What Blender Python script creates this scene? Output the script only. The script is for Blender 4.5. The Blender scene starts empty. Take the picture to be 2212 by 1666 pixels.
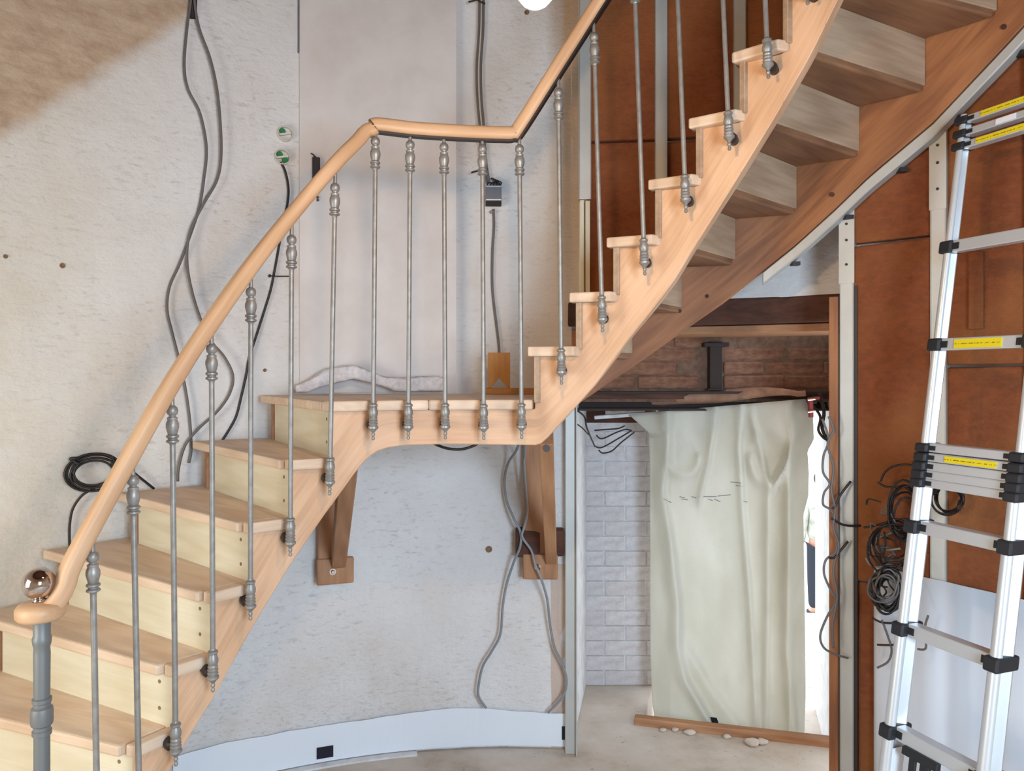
import bpy, bmesh, math, random
from mathutils import Vector, Matrix, noise

random.seed(7)
sc = bpy.context.scene
COL = sc.collection
PI = math.pi
F, HX, HY, EYE = 1650.0, 1106.0, 808.0, 1.708     # focal length and horizon of the 2212 x 1666 photograph, eye height

def rgb(r, g, b):
    f = lambda c: (c / 255 / 12.92) if c <= 10.3 else (((c / 255) + .055) / 1.055) ** 2.4
    return (f(r), f(g), f(b), 1)

# ------------------------------------------------------------------ camera, world, lights, exposure
cam_d = bpy.data.cameras.new('camera')
cam = bpy.data.objects.new('camera', cam_d)
COL.objects.link(cam)
cam.location = (0, 0, EYE)
cam.rotation_euler = (PI / 2, 0, 0)
cam_d.sensor_fit = 'HORIZONTAL'
cam_d.sensor_width = 36
cam_d.lens = F / 2212 * 36
cam_d.shift_y = (HY - 833) / 2212
cam_d.clip_start = .02
sc.camera = cam

w = bpy.data.worlds.new('overcast_sky')
sc.world = w
w.use_nodes = True
bg = w.node_tree.nodes['Background']
bg.inputs[0].default_value = (.86, .93, 1, 1)
bg.inputs[1].default_value = 3.6

def area(name, loc, target, sx, sy, power, col):
    d = bpy.data.lights.new(name, 'AREA')
    d.shape = 'RECTANGLE'
    d.size, d.size_y, d.energy, d.color = sx, sy, power, col
    o = bpy.data.objects.new(name, d)
    COL.objects.link(o)
    o.location = loc
    o.rotation_euler = (Vector(target) - Vector(loc)).to_track_quat('-Z', 'Y').to_euler()
    return o
BULB = 560
DAY_RIGHT, DAY_LEFT = 140, 30
area('daylight_rear_window', (1.12, -.86, 1.75), (-.3, 2.5, -.45), .85, 1.15, DAY_RIGHT, (.58, .79, 1))
area('daylight_left_window', (-2.1, .62, 1.35), (.0, 1.9, .6), .7, 1.1, DAY_LEFT, (1, .98, .86))
sc.view_settings.view_transform = 'Standard'
sc.view_settings.look = 'None'
sc.view_settings.gamma = 1
sc.view_settings.use_curve_mapping = False
sc.view_settings.exposure = -0.08

# ------------------------------------------------------------------ helpers
def P(px, py, Y):
    """a point of the photograph taken to its distance Y in front of the eye"""
    return Vector(((px - HX) * Y / F, Y, EYE - (py - HY) * Y / F))

CX, CY, R = 0.0, 1.1, 2.4                       # centre and inner radius of the round tower
def circle_y(px, r=R):
    u = (px - HX) / F
    a, b, c = 1 + u * u, -2 * CY, CY * CY - r * r
    return (-b + math.sqrt(b * b - 4 * a * c)) / (2 * a)
def W(px, py, off=0.0):                          # point on the tower wall (off = how far in front of it)
    return P(px, py, circle_y(px, R - off))

class MB:
    def __init__(s): s.v, s.f, s.g = [], [], None
    def add(s, vs, fs):
        n = len(s.v)
        s.v += [Vector(v) for v in vs]
        s.f += [tuple(i + n for i in f) for f in fs]
    def hexa(s, p):                              # bottom 4 (loop), top 4 (same order)
        s.add(p, [(3, 2, 1, 0), (4, 5, 6, 7), (0, 1, 5, 4), (1, 2, 6, 5), (2, 3, 7, 6), (3, 0, 4, 7)])
    def box(s, c, hx, hy, hz):                   # centre and three half-axis vectors
        c, hx, hy, hz = Vector(c), Vector(hx), Vector(hy), Vector(hz)
        q = [-hx - hy, hx - hy, hx + hy, -hx + hy]
        s.hexa([c + a - hz for a in q] + [c + a + hz for a in q])
    def abox(s, c, sx, sy, sz): s.box(c, (sx / 2, 0, 0), (0, sy / 2, 0), (0, 0, sz / 2))
    def prism(s, poly, z0, z1):
        n = len(poly)
        s.add([(p[0], p[1], z0) for p in poly] + [(p[0], p[1], z1) for p in poly],
              [tuple(range(n - 1, -1, -1)), tuple(range(n, 2 * n))] + [(i, (i + 1) % n, n + (i + 1) % n, n + i) for i in range(n)])
    def beam(s, a, b, wx, hz, side=None):        # square bar from a to b
        a, b = Vector(a), Vector(b)
        t = (b - a).normalized()
        sd = Vector(side) if side else t.cross(Vector((0, 0, 1)))
        sd = (sd - t * sd.dot(t)).normalized() * wx / 2
        up = t.cross(sd).normalized() * hz / 2
        q = [-sd - up, sd - up, sd + up, -sd + up]
        s.hexa([a + x for x in q] + [b + x for x in q])
    def lathe(s, prof, n=14, base=(0, 0, 0), ax=(0, 0, 1)):
        q = Vector((0, 0, 1)).rotation_difference(Vector(ax).normalized())
        base = Vector(base)
        vs, fs, m = [], [], len(prof)
        for z, r in prof:
            for k in range(n):
                a = 2 * PI * k / n
                vs.append(base + q @ Vector((r * math.cos(a), r * math.sin(a), z)))
        for i in range(m - 1):
            for k in range(n):
                fs.append((i * n + k, i * n + (k + 1) % n, (i + 1) * n + (k + 1) % n, (i + 1) * n + k))
        fs += [tuple(range(n - 1, -1, -1)), tuple(range((m - 1) * n, m * n))]
        s.add(vs, fs)
    def cyl(s, a, b, r, n=12):
        a, b = Vector(a), Vector(b)
        s.lathe([(0, r), ((b - a).length, r)], n, a, b - a)
    def tube(s, path, r, n=7):
        path = [Vector(p) for p in path]
        m = len(path)
        rs = r if isinstance(r, (list, tuple)) else [r] * m
        t0 = (path[1] - path[0]).normalized()
        nrm = t0.orthogonal().normalized()
        vs, fs = [], []
        for i, p in enumerate(path):
            t = (path[min(i + 1, m - 1)] - path[max(i - 1, 0)])
            t = t.normalized() if t.length > 1e-9 else t0
            nrm = (nrm - t * nrm.dot(t))
            nrm = nrm.normalized() if nrm.length > 1e-6 else t.orthogonal().normalized()
            bi = t.cross(nrm)
            for k in range(n):
                a = 2 * PI * k / n
                vs.append(p + (nrm * math.cos(a) + bi * math.sin(a)) * rs[i])
        for i in range(m - 1):
            for k in range(n):
                fs.append((i * n + k, i * n + (k + 1) % n, (i + 1) * n + (k + 1) % n, (i + 1) * n + k))
        fs += [tuple(range(n - 1, -1, -1)), tuple(range((m - 1) * n, m * n))]
        s.add(vs, fs)
    def sphere(s, c, r, nu=20, nv=12, sq=(1, 1, 1)):
        prof = [(-r * math.cos(PI * i / nv) * sq[2], max(r * math.sin(PI * i / nv), 1e-4) * sq[0]) for i in range(nv + 1)]
        s.lathe(prof, nu, c)
    def slab(s, stations, th):
        """cut string: stations (plan point, outward normal, top, bottom); th = thickness along the normal"""
        vs, fs = [], []
        for p, nn, zt, zb in stations:
            q = (p[0] + nn[0] * th, p[1] + nn[1] * th)
            vs += [(p[0], p[1], zb), (p[0], p[1], zt), (q[0], q[1], zt), (q[0], q[1], zb)]
        m = len(stations)
        for i in range(m - 1):
            a, b = 4 * i, 4 * i + 4
            for k in range(4):
                l = (k + 1) % 4
                fs.append((a + k, a + l, b + l, b + k))
        fs += [(3, 2, 1, 0), tuple(4 * (m - 1) + k for k in range(4))]
        s.add(vs, fs)

def spline(pts, n=8):
    pts = [Vector(p) for p in pts]
    out = []
    for i in range(len(pts) - 1):
        p0, p1, p2, p3 = pts[max(i - 1, 0)], pts[i], pts[i + 1], pts[min(i + 2, len(pts) - 1)]
        for k in range(n):
            t = k / n
            out.append(.5 * ((2 * p1) + (p2 - p0) * t + (2 * p0 - 5 * p1 + 4 * p2 - p3) * t * t + (3 * p1 - p0 - 3 * p2 + p3) * t ** 3))
    out.append(pts[-1])
    return out
def lerp_table(tab, x):
    if x <= tab[0][0]:
        a, b = tab[0], tab[1]
    elif x >= tab[-1][0]:
        a, b = tab[-2], tab[-1]
    else:
        for a, b in zip(tab, tab[1:]):
            if a[0] <= x <= b[0]: break
    t = (x - a[0]) / (b[0] - a[0])
    return [p + (q - p) * t for p, q in zip(a[1:], b[1:])]

ORG = {}                                         # world origin of every object
def empty(name, loc, label=None, cat=None, group=None, parent=None):
    o = bpy.data.objects.new(name, None)
    COL.objects.link(o)
    o.empty_display_size = .1
    ORG[o] = Vector(loc)
    o.parent = parent
    o.location = Vector(loc) - (ORG[parent] if parent else Vector())
    tag(o, label, cat, group)
    return o
def tag(o, label=None, cat=None, group=None, kind=None):
    for k, v in (('label', label), ('category', cat), ('group', group), ('kind', kind)):
        if v: o[k] = v
    return o
def obj(name, mb, mat, parent=None, smooth=False, bevel=0, grain=None, seg=2, solid=0, org=None, **tags):
    c = Vector(org) if org is not None else sum(mb.v, Vector()) / len(mb.v)
    me = bpy.data.meshes.new(name)
    me.from_pydata([v - c for v in mb.v], [], mb.f)
    if grain is not None:
        off = Vector((random.uniform(0, 9), random.uniform(0, 9), random.uniform(0, 9)))
        at = me.attributes.new('gc', 'FLOAT_VECTOR', 'POINT')
        if mb.g: vals = [Vector(g) + off for g in mb.g]
        else:
            a = Vector(grain).normalized()
            b = a.orthogonal().normalized() if abs(a.z) > .9 else Vector((0, 0, 1)).cross(a).normalized()
            d = a.cross(b)
            vals = [Vector((v.dot(a), v.dot(b), v.dot(d))) + off for v in mb.v]
        at.data.foreach_set('vector', [x for v in vals for x in v])
    me.materials.append(mat)
    bm = bmesh.new(); bm.from_mesh(me); bmesh.ops.recalc_face_normals(bm, faces=bm.faces); bm.to_mesh(me); bm.free()
    if smooth: me.shade_smooth() if hasattr(me, 'shade_smooth') else [setattr(p, 'use_smooth', True) for p in me.polygons]
    o = bpy.data.objects.new(name, me)
    COL.objects.link(o)
    ORG[o] = c
    o.parent = parent
    o.location = c - (ORG[parent] if parent else Vector())
    if solid:
        md = o.modifiers.new('thick', 'SOLIDIFY'); md.thickness = solid; md.offset = 0
    if bevel:
        md = o.modifiers.new('bevel', 'BEVEL'); md.width = bevel; md.segments = seg; md.limit_method = 'ANGLE'; md.angle_limit = math.radians(40)
        md.harden_normals = False
    if smooth == 'edge':
        md = o.modifiers.new('edge', 'EDGE_SPLIT'); md.split_angle = math.radians(38)
    if tags: tag(o, **tags)
    return o

# ------------------------------------------------------------------ materials
class NT:
    def __init__(s, name):
        s.m = bpy.data.materials.new(name); s.m.use_nodes = True
        s.t = s.m.node_tree; s.b = s.t.nodes['Principled BSDF']
    def n(s, typ, **kw):
        o = s.t.nodes.new('ShaderNode' + typ)
        for k, v in kw.items():
            if k in o.inputs: s.set(o, k, v)
            else: setattr(o, k, v)
        return o
    def set(s, node, key, v):
        if hasattr(v, 'is_linked') or isinstance(v, bpy.types.NodeSocket): s.t.links.new(v, node.inputs[key])
        else: node.inputs[key].default_value = v
    def pr(s, **kw):
        for k, v in kw.items(): s.set(s.b, k.replace('_', ' '), v)
    def attr(s, name): return s.n('Attribute', attribute_name=name).outputs['Vector']
    def objc(s): return s.n('TexCoord').outputs['Object']
    def map(s, vec, sc_=(1, 1, 1), loc=(0, 0, 0), rot=(0, 0, 0)):
        return s.n('Mapping', Vector=vec, Scale=sc_, Location=loc, Rotation=rot).outputs[0]
    def noise(s, vec, scale=5, detail=4, rough=.55, dist=0):
        return s.n('TexNoise', Vector=vec, Scale=scale, Detail=detail, Roughness=rough, Distortion=dist).outputs['Fac']
    def ramp(s, fac, stops):
        r = s.n('ValToRGB', Fac=fac)
        e = r.color_ramp.elements
        while len(e) < len(stops): e.new(.5)
        for x, (p, c) in zip(e, stops): x.position = p; x.color = c if len(c) == 4 else (*c, 1)
        return r.outputs[0]
    def mix(s, fac, a, b, mode='MIX'):
        m = s.n('Mix', data_type='RGBA', blend_type=mode)
        for i, v in ((0, fac), (6, a), (7, b)):
            if isinstance(v, bpy.types.NodeSocket): s.t.links.new(v, m.inputs[i])
            else: m.inputs[i].default_value = v
        return m.outputs[2]
    def math(s, op, a, b=0.0, c=0.0):
        m = s.n('Math', operation=op)
        for i, v in enumerate((a, b, c)):
            if isinstance(v, bpy.types.NodeSocket): s.t.links.new(v, m.inputs[i])
            else: m.inputs[i].default_value = v
        return m.outputs[0]
    def sep(s, vec): return s.n('SeparateXYZ', Vector=vec).outputs
    def bump(s, h, strength=.3, dist=.01):
        s.set(s.b, 'Normal', s.n('Bump', Height=h, Strength=strength, Distance=dist).outputs[0])

def wood(name, light, dark, rough=.55, scale=1.0, tint=.12):
    t = NT(name)
    g = t.attr('gc')
    g1 = t.map(g, (1.6 * scale, 22 * scale, 22 * scale))
    fine = t.noise(g1, 3.2, 6, .6, .4)
    broad = t.noise(t.map(g, (.8, 5, 5)), 2.0, 3, .5, .6)
    rings = t.n('TexWave', Vector=t.map(g, (.35, 5.5, 5.5)), Scale=2.2, Distortion=6.5, Detail=2.0, **{'Detail Scale': 1.1}).outputs['Fac']
    f = t.math('MULTIPLY_ADD', fine, .55, t.math('MULTIPLY', rings, .22))
    f = t.math('MULTIPLY_ADD', broad, .35, f)
    col = t.ramp(f, [(.30, light), (.80, dark)])
    rnd = t.n('ObjectInfo').outputs['Random']
    col = t.mix(t.math('MULTIPLY', rnd, tint), col, dark)
    t.pr(Base_Color=col, Roughness=rough)
    t.bump(f, .12, .004)
    return t.m
def plain(name, c, rough=.5, metal=0.0, nz=0, c2=None, bump=0, scale=30):
    t = NT(name)
    t.pr(Roughness=rough, Metallic=metal, Base_Color=c)
    if nz:
        f = t.noise(t.objc(), scale, 5, .6)
        t.pr(Base_Color=t.ramp(f, [(.35, c), (.7, c2 or tuple(x * .6 for x in c[:3]))]))
        if bump: t.bump(f, bump, .004)
    return t.m

M = {}
M['tread'] = wood('sanded_light_oak', rgb(226, 202, 178), rgb(198, 168, 140))
M['riser'] = wood('pale_yellow_wood', rgb(220, 211, 188), rgb(202, 188, 158))
M['string'] = wood('warm_light_beech', rgb(220, 180, 146), rgb(190, 146, 110))
M['shaded_riser'] = wood('riser_wood_shaded', rgb(194, 168, 142), rgb(156, 128, 102), .65)  # riser wood toned down, shade on the upper riser backs is in the colour
M['rail'] = wood('handrail_beech', rgb(206, 168, 132), rgb(182, 142, 106), .5)
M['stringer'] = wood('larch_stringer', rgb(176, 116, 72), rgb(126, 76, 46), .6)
M['under'] = wood('tread_wood_shaded', rgb(158, 116, 84), rgb(112, 76, 54), .65)  # tread wood darkened: shade below the upper flight painted into the colour
M['brown_wood'] = wood('brown_brace_wood', rgb(182, 134, 96), rgb(142, 98, 66), .65)
M['dark_wood'] = wood('old_reddish_timber', rgb(98, 58, 40), rgb(58, 32, 22), .8)
M['orange_board'] = wood('orange_board', rgb(196, 140, 70), rgb(160, 104, 48), .6)
M['plug'] = plain('wood_plug', rgb(130, 100, 70), .7)
M['iron'] = plain('grey_cast_iron', rgb(154, 151, 147), .45, .45, 1, rgb(130, 127, 123), .06, 30)
M['iron_post'] = plain('dark_grey_iron', rgb(116, 118, 118), .5, .4)
M['iron_dark'] = plain('dark_flat_steel', rgb(62, 54, 52), .5, .6)
M['chrome'] = plain('polished_steel', rgb(200, 190, 186), .08, 1)
M['zinc'] = plain('galvanised_steel', rgb(190, 189, 184), .5, .35, 1, rgb(182, 182, 178), 0, 8)
M['alu'] = plain('brushed_aluminium', rgb(212, 215, 218), .38, .5)
M['black_plastic'] = plain('black_plastic', rgb(34, 35, 40), .5)
M['yellow'] = None
M['cable'] = plain('grey_cable', rgb(104, 98, 96), .55)
M['cable_black'] = plain('black_cable', rgb(34, 28, 28), .5)
M['cable_light'] = plain('pale_grey_cable', rgb(130, 134, 138), .5)
M['white_paint'] = plain('white_paint', rgb(222, 222, 224), .7, 0, 1, rgb(196, 192, 190), .1, 14)
M['paper'] = plain('white_paper', rgb(226, 231, 238), .75)
M['tape'] = plain('black_tape', rgb(20, 22, 38), .35)
M['fleece'] = plain('white_fleece', rgb(226, 220, 220), .95, 0, 1, rgb(196, 190, 192), .5, 45)
M['white_plastic'] = plain('cream_plastic', rgb(214, 208, 196), .45)
M['green'] = plain('green_plastic', rgb(34, 120, 60), .4)
M['device'] = plain('dark_grey_plastic', rgb(108, 108, 116), .5)
M['red'] = plain('red_metal', rgb(140, 30, 36), .4)
M['steel_black'] = plain('blackened_steel', rgb(50, 38, 34), .85)

def phi_of(p): return math.atan2(p[0] - CX, p[1] - CY)
def on_circle(phi, r=R): return (CX + r * math.sin(phi), CY + r * math.cos(phi))

def plaster():
    t = NT('whitewashed_rough_plaster')
    wc = t.attr('wc')
    x, y, _ = t.sep(wc)
    soft = t.noise(wc, 1.7, 4, .6)
    base = t.ramp(soft, [(.3, rgb(224, 222, 221)), (.55, rgb(216, 211, 208)), (.75, rgb(206, 194, 184))])
    streak = t.noise(t.map(wc, (9, 26, 1)), 2.2, 6, .68, .5)
    region = t.noise(wc, 2.6, 2, .5)
    fl = t.math('MULTIPLY', t.ramp(streak, [(.54, (0, 0, 0)), (.68, (1, 1, 1))]), t.ramp(region, [(.38, (.1, .1, .1)), (.60, (1, 1, 1))]))
    col = t.mix(t.math('MULTIPLY', fl, .45), base, rgb(150, 138, 132))
    fine = t.noise(t.map(wc, (16, 40, 1)), 2.6, 5, .7, .3)
    low = t.ramp(t.math('ADD', t.math('MULTIPLY', x, .25), y), [(.0, (1, 1, 1)), (.42, (.15, .15, .15))])
    col = t.mix(t.math('MULTIPLY', t.math('MULTIPLY', t.ramp(fine, [(.55, (0, 0, 0)), (.64, (1, 1, 1))]), low), .5), col, rgb(160, 158, 156))
    # older bare plaster above a slanting line at the upper left
    a, b = W(-30, 345), W(425, 48)
    s1, s2 = R * phi_of(a), R * phi_of(b)
    k = (b.z - a.z) / (s2 - s1)
    d = t.math('SUBTRACT', y, t.math('MULTIPLY_ADD', x, k, a.z - k * s1))
    d = t.math('MULTIPLY_ADD', t.noise(wc, 9, 4, .6), .12, t.math('SUBTRACT', d, .06))
    up = t.math('MULTIPLY', t.ramp(d, [(0, (0, 0, 0)), (.09, (1, 1, 1))]), t.math('LESS_THAN', t.math('MULTIPLY_ADD', streak, .12, x), s2 + .05))
    bare = t.ramp(t.noise(t.map(wc, (4, 7, 1)), 2.4, 6, .65), [(.3, rgb(204, 180, 154)), (.7, rgb(172, 144, 120))])
    col = t.mix(up, col, bare)
    # unpainted strip at the foot, left of the passage, and ochre strip beside the insulated partition
    def band(px0, px1, z0, z1):
        sa, sb = R * phi_of(W(px0, 800)), R * phi_of(W(px1, 800))
        xx = t.math('MULTIPLY_ADD', soft, .03, t.math('SUBTRACT', x, .015))
        m = t.math('MULTIPLY', t.math('GREATER_THAN', xx, sa), t.math('LESS_THAN', xx, sb))
        m = t.math('MULTIPLY', m, t.math('MULTIPLY', t.math('GREATER_THAN', y, z0), t.math('LESS_THAN', y, z1)))
        return m
    col = t.mix(band(1190, 1260, 0, .84), col, rgb(196, 176, 162))
    def grad(v, a, b): return t.n('MapRange', Value=v, **{'From Min': a, 'From Max': b}).outputs[0]
    sx = lambda px: R * phi_of(W(px, 800))
    och = t.math('MULTIPLY', grad(x, sx(1120), sx(1250)), grad(y, 3.0, 2.5))
    och = t.math('MAXIMUM', och, t.math('MULTIPLY', grad(x, sx(1214), sx(1222)), .75))
    och = t.math('MULTIPLY', t.math('MULTIPLY', och, grad(y, 1.6, 1.7)), t.math('MULTIPLY_ADD', soft, .5, .4))
    och = t.math('MULTIPLY', och, grad(x, sx(1600), sx(1280)))
    col = t.mix(och, col, rgb(208, 172, 118))
    left_tint = t.math('MULTIPLY', grad(x, sx(420), sx(-40)), t.math('MULTIPLY_ADD', soft, .9, .0))  # yellowish tint growing toward the left end of the wall
    col = t.mix(t.math('MULTIPLY', left_tint, t.math('SUBTRACT', 1, up)), col, rgb(206, 190, 156))
    t.pr(Base_Color=col, Roughness=.9)
    h = t.math('MULTIPLY_ADD', streak, .6, t.noise(wc, 30, 4, .6))
    t.bump(h, .45, .012)
    return t.m
M['plaster'] = plaster()

def concrete():
    t = NT('sandy_concrete')
    g = t.objc()
    c = t.ramp(t.noise(g, 3.2, 6, .65), [(.3, rgb(206, 196, 186)), (.55, rgb(190, 176, 162)), (.75, rgb(160, 142, 124))])
    sp = t.noise(t.map(g, (14, 22, 10)), 2, 5, .6)
    c = t.mix(t.ramp(sp, [(.66, (0, 0, 0)), (.72, (.7, .7, .7))]), c, rgb(120, 106, 96))
    t.pr(Base_Color=c, Roughness=.85)
    t.bump(t.noise(g, 40, 5, .6), .3, .006)
    return t.m
M['concrete'] = concrete()

def insulation():
    t = NT('brown_wood_fibre')
    g = t.objc()
    c = t.ramp(t.noise(t.map(g, (5, 5, 8)), 5, 8, .75), [(.3, rgb(144, 78, 40)), (.7, rgb(112, 58, 30))])
    c = t.mix(t.math('MULTIPLY', t.ramp(t.noise(g, 1.6, 3), [(.45, (0, 0, 0)), (.65, (1, 1, 1))]), .5), c, rgb(154, 98, 52))
    t.pr(Base_Color=c, Roughness=.95)
    t.bump(t.math('ADD', t.noise(t.map(g, (20, 20, 40)), 3, 5, .7), t.math('MULTIPLY', t.noise(t.map(g, (4, 4, 2)), 1.5, 2, .4), 3)), .6, .012)
    return t.m
M['insulation'] = insulation()
def brickmat(name, a, b):
    t = NT(name)
    g = t.objc()
    c = t.ramp(t.noise(t.map(g, (6, 6, 14)), 3, 6, .65), [(.3, a), (.7, b)])
    c = t.mix(t.math('MULTIPLY', t.n('ObjectInfo').outputs['Random'], .4), c, b)
    t.pr(Base_Color=c, Roughness=.92)
    t.bump(t.noise(g, 35, 5, .65), .5, .01)
    return t.m
M['white_brick'] = brickmat('whitewashed_brick', rgb(216, 212, 214), rgb(184, 176, 176))
M['brick'] = brickmat('dusty_brick', rgb(150, 112, 88), rgb(104, 64, 46))
M['mortar'] = plain('dark_mortar', rgb(122, 94, 76), .95, 0, 1, rgb(90, 66, 52), .4, 30)

# ---- round tower wall
phis, step = [], math.radians(.6)
PJ = phi_of((.272, 3.485))
p = PJ
while p > math.radians(-80): phis.append(p); p -= step
while p > math.radians(-294): phis.append(p); p -= math.radians(3)
phis.append(math.radians(-294))
nz = 130
ZT = 3.9
s_l, s_r = phi_of(W(985, 800)), phi_of(W(1042, 800))
WIN = [(math.radians(-100), math.radians(9), .75, 2.05), (math.radians(-210), math.radians(11), 1.15, 2.4)]
mb = MB(); wcs = []
def bulge(ph, z):
    d = .006 * noise.noise((ph * 9, z * 3.4, 1)) + .0035 * noise.noise((ph * 30, z * 13, 5))
    if s_l < ph < s_r and z > 1.6:
        u = (ph - s_l) / (s_r - s_l)
        d += .034 * math.sin(PI * u) ** .7
    return d
for ph in phis:
    for j in range(nz + 1):
        z = ZT * j / nz
        mb.v.append(Vector((*on_circle(ph, R + bulge(ph, z)), z)))
        wcs += [R * ph, z, 0]
for i in range(len(phis) - 1):
    for j in range(nz):
        pm, zm = (phis[i] + phis[i + 1]) / 2, ZT * (j + .5) / nz
        if any(abs(pm - a) < h and z0 < zm < z1 for a, h, z0, z1 in WIN): continue
        n = nz + 1
        mb.f.append((i * n + j, (i + 1) * n + j, (i + 1) * n + j + 1, i * n + j + 1))
wall = obj('wall_back', mb, M['plaster'], smooth=True, org=(0, 0, 0), kind='structure', label='curved whitewashed rough plaster wall of the round room')
def put_wc(o, vals):
    at = o.data.attributes.new('wc', 'FLOAT_VECTOR', 'POINT'); at.data.foreach_set('vector', vals)
put_wc(wall, wcs)
def curved(name, px0, px1, z0, z1, r0, r1, mat, parent=None, n=14, nzz=12, wob=0, **kw):
    """a piece that follows the tower wall between two picture columns, from radius r0 to r1"""
    a, b = phi_of(W(px0, 800)), phi_of(W(px1, 800))
    m = MB()
    for k, r in enumerate((r0, r1)):
        for i in range(n + 1):
            ph = a + (b - a) * i / n
            zz0, zz1 = (z0(i / n), z1(i / n)) if callable(z0) else (z0, z1)
            m.v.append(Vector((*on_circle(ph, r), zz0))); m.v.append(Vector((*on_circle(ph, r), zz1)))
    k = 2 * (n + 1)
    for i in range(n):
        a0 = 2 * i
        m.f += [(a0, a0 + 2, a0 + 3, a0 + 1), (k + a0, k + a0 + 1, k + a0 + 3, k + a0 + 2),
                (a0 + 1, a0 + 3, k + a0 + 3, k + a0 + 1), (a0, k + a0, k + a0 + 2, a0 + 2)]
    m.f += [(0, 1, k + 1, k), (2 * n, k + 2 * n, k + 2 * n + 1, 2 * n + 1)]
    return obj(name, m, mat, parent, **kw)

# smooth panel that closes the former window niche above the landing
M['panel'] = plain('smooth_white_board', rgb(218, 210, 206), .6, 0, 1, rgb(206, 196, 190), .03, 4)
curved('niche_panel', 646, 985, 1.625, ZT - .02, R - .016, R + .02, M['panel'], wall, smooth='edge', label='smooth white board closing the former niche')
curved('panel_bead', 643, 646, 3.1, ZT - .02, R - .018, R + .01, M['device'], wall, n=2)
for hx, hy, hr in ((12, 554, .006), (135, 574, .008), (572, 800, .006), (1138, 27, .009), (1056, 1187, .012)):
    m = MB(); c = W(hx, hy, .002); out = (Vector((CX, CY, c.z)) - c).normalized()
    m.lathe([(0, hr * 1.3), (.004, hr * 1.2), (.004, hr * .9), (.001, hr * .5)], 10, c, out)
    obj('drill_hole', m, M['plug'], wall)
# rest of the room: ceiling, second part of the wall above the passage
mb = MB(); wcs = []
ph0, ph1 = PJ, math.radians(66)
n1 = 40; zs = [2.03 + (ZT - 2.03) * j / 40 for j in range(41)]
for i in range(n1 + 1):
    ph = ph0 + (ph1 - ph0) * i / n1
    for z in zs:
        mb.v.append(Vector((*on_circle(ph, R + .7 * bulge(ph, z)), z))); wcs += [R * ph, z, 0]
for i in range(n1):
    for j in range(40): mb.f.append((i * 41 + j, (i + 1) * 41 + j, (i + 1) * 41 + j + 1, i * 41 + j + 1))
o = obj('wall_passage', mb, M['plaster'], smooth=True, org=(0, 0, 0), kind='structure', label='whitewashed plaster above the timber lintel of the passage')
put_wc(o, wcs); wall_p = o
mb = MB()
PR = phi_of((1.50, 3.52 - .02))
for i in range(9):
    ph = math.radians(40) + (math.radians(66) - math.radians(40)) * i / 8
    for z in (0, 2.03): mb.v.append(Vector((*on_circle(ph), z)))
for i in range(8): mb.f.append((2 * i, 2 * i + 2, 2 * i + 3, 2 * i + 1))
o = obj('wall_right', mb, M['plaster'], org=(0, 0, 0), kind='structure'); put_wc(o, [0] * 3 * len(mb.v))
mb = MB(); mb.prism([on_circle(2 * PI * i / 64, R + .06) for i in range(64)], ZT, ZT + .05)
obj('ceiling', mb, M['dark_wood'], grain=(1, 0, 0), kind='structure')
# floor, with the lower passage behind its sill
pts = [on_circle(math.radians(40) + (2 * PI - math.radians(40) + PJ) * i / 70, R + .05) for i in range(71)]
pts = pts + [(.25, 3.5), (.40, 4.26), (.772, 4.26), (.772, 4.19), (.632, 3.72), (1.455, 3.505), (1.5, 3.42)]
mb = MB(); mb.prism(pts, -.25, 0)
floor = obj('floor', mb, M['concrete'], kind='structure', label='sandy concrete floor of the round room')
mb = MB(); mb.prism([(.5, 3.45), (1.8, 3.45), (1.8, 4.34), (.5, 4.34)], -.28, -.2)
obj('passage_floor', mb, M['concrete'], floor)
curved('floor_edge_strip', 380, 900, .0, .008, R - .05, R - .012, M['white_paint'], floor, label='grey edge strip along the foot of the wall')
# passage: jambs, back wall of bricks, lintel
mb = MB(); mb.hexa([(.272, 3.48, 0), (.41, 4.2, 0), (.36, 4.24, 0), (.2, 3.5, 0), (.272, 3.48, 1.72), (.41, 4.2, 1.72), (.36, 4.24, 1.72), (.2, 3.5, 1.72)])
passage = empty('wall_left', (.3, 3.8, 0)); tag(passage, 'whitewashed brick side and back of the passage', kind='structure')
M['pink_plaster'] = plain('pinkish_plaster', rgb(206, 190, 186), .9, 0, 1, rgb(184, 160, 152), .4, 12)
obj('jamb', mb, M['white_paint'], passage, bevel=.01)
mb = MB(); mb.abox((.58, 4.222, .86), .42, .06, 1.72); obj('mortar_bed', mb, M['white_paint'], passage)
proto = None
zc, row = 0.0, 0
while zc < 1.56:
    x = .392 - (.0 if row % 2 else .115)
    while x < .785:
        x0, x1 = max(x, .395), min(x + .225, .785)
        if x1 - x0 > .03:
            m = MB(); m.abox(((x0 + x1) / 2, 4.215 + random.uniform(-.003, .003), zc + .041), x1 - x0 - .004, .06, .078)
            obj('brick', m, M['white_brick'], passage, bevel=.003, seg=1)
        x += .23
    zc += .082; row += 1
mb = MB(); mb.hexa([(1.475, 3.47, -.2), (1.60, 3.42, -.2), (1.83, 4.34, -.2), (1.722, 4.34, -.2), (1.475, 3.47, 2.0), (1.60, 3.42, 2.0), (1.83, 4.34, 2.0), (1.722, 4.34, 2.0)])
jr = obj('trim_2', mb, M['white_paint'], bevel=.008, kind='structure', label='white painted right jamb of the passage')
lint = empty('trim_1', (.9, 3.5, 1.9)); tag(lint, 'dark timber lintel with bricks and steel beam over the passage', kind='structure')
curved('lintel_timber', 1226, 2100, 1.922, 2.036, R - .004, R + .42, M['dark_wood'], lint, bevel=.01, grain=(1, -.1, 0))
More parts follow.
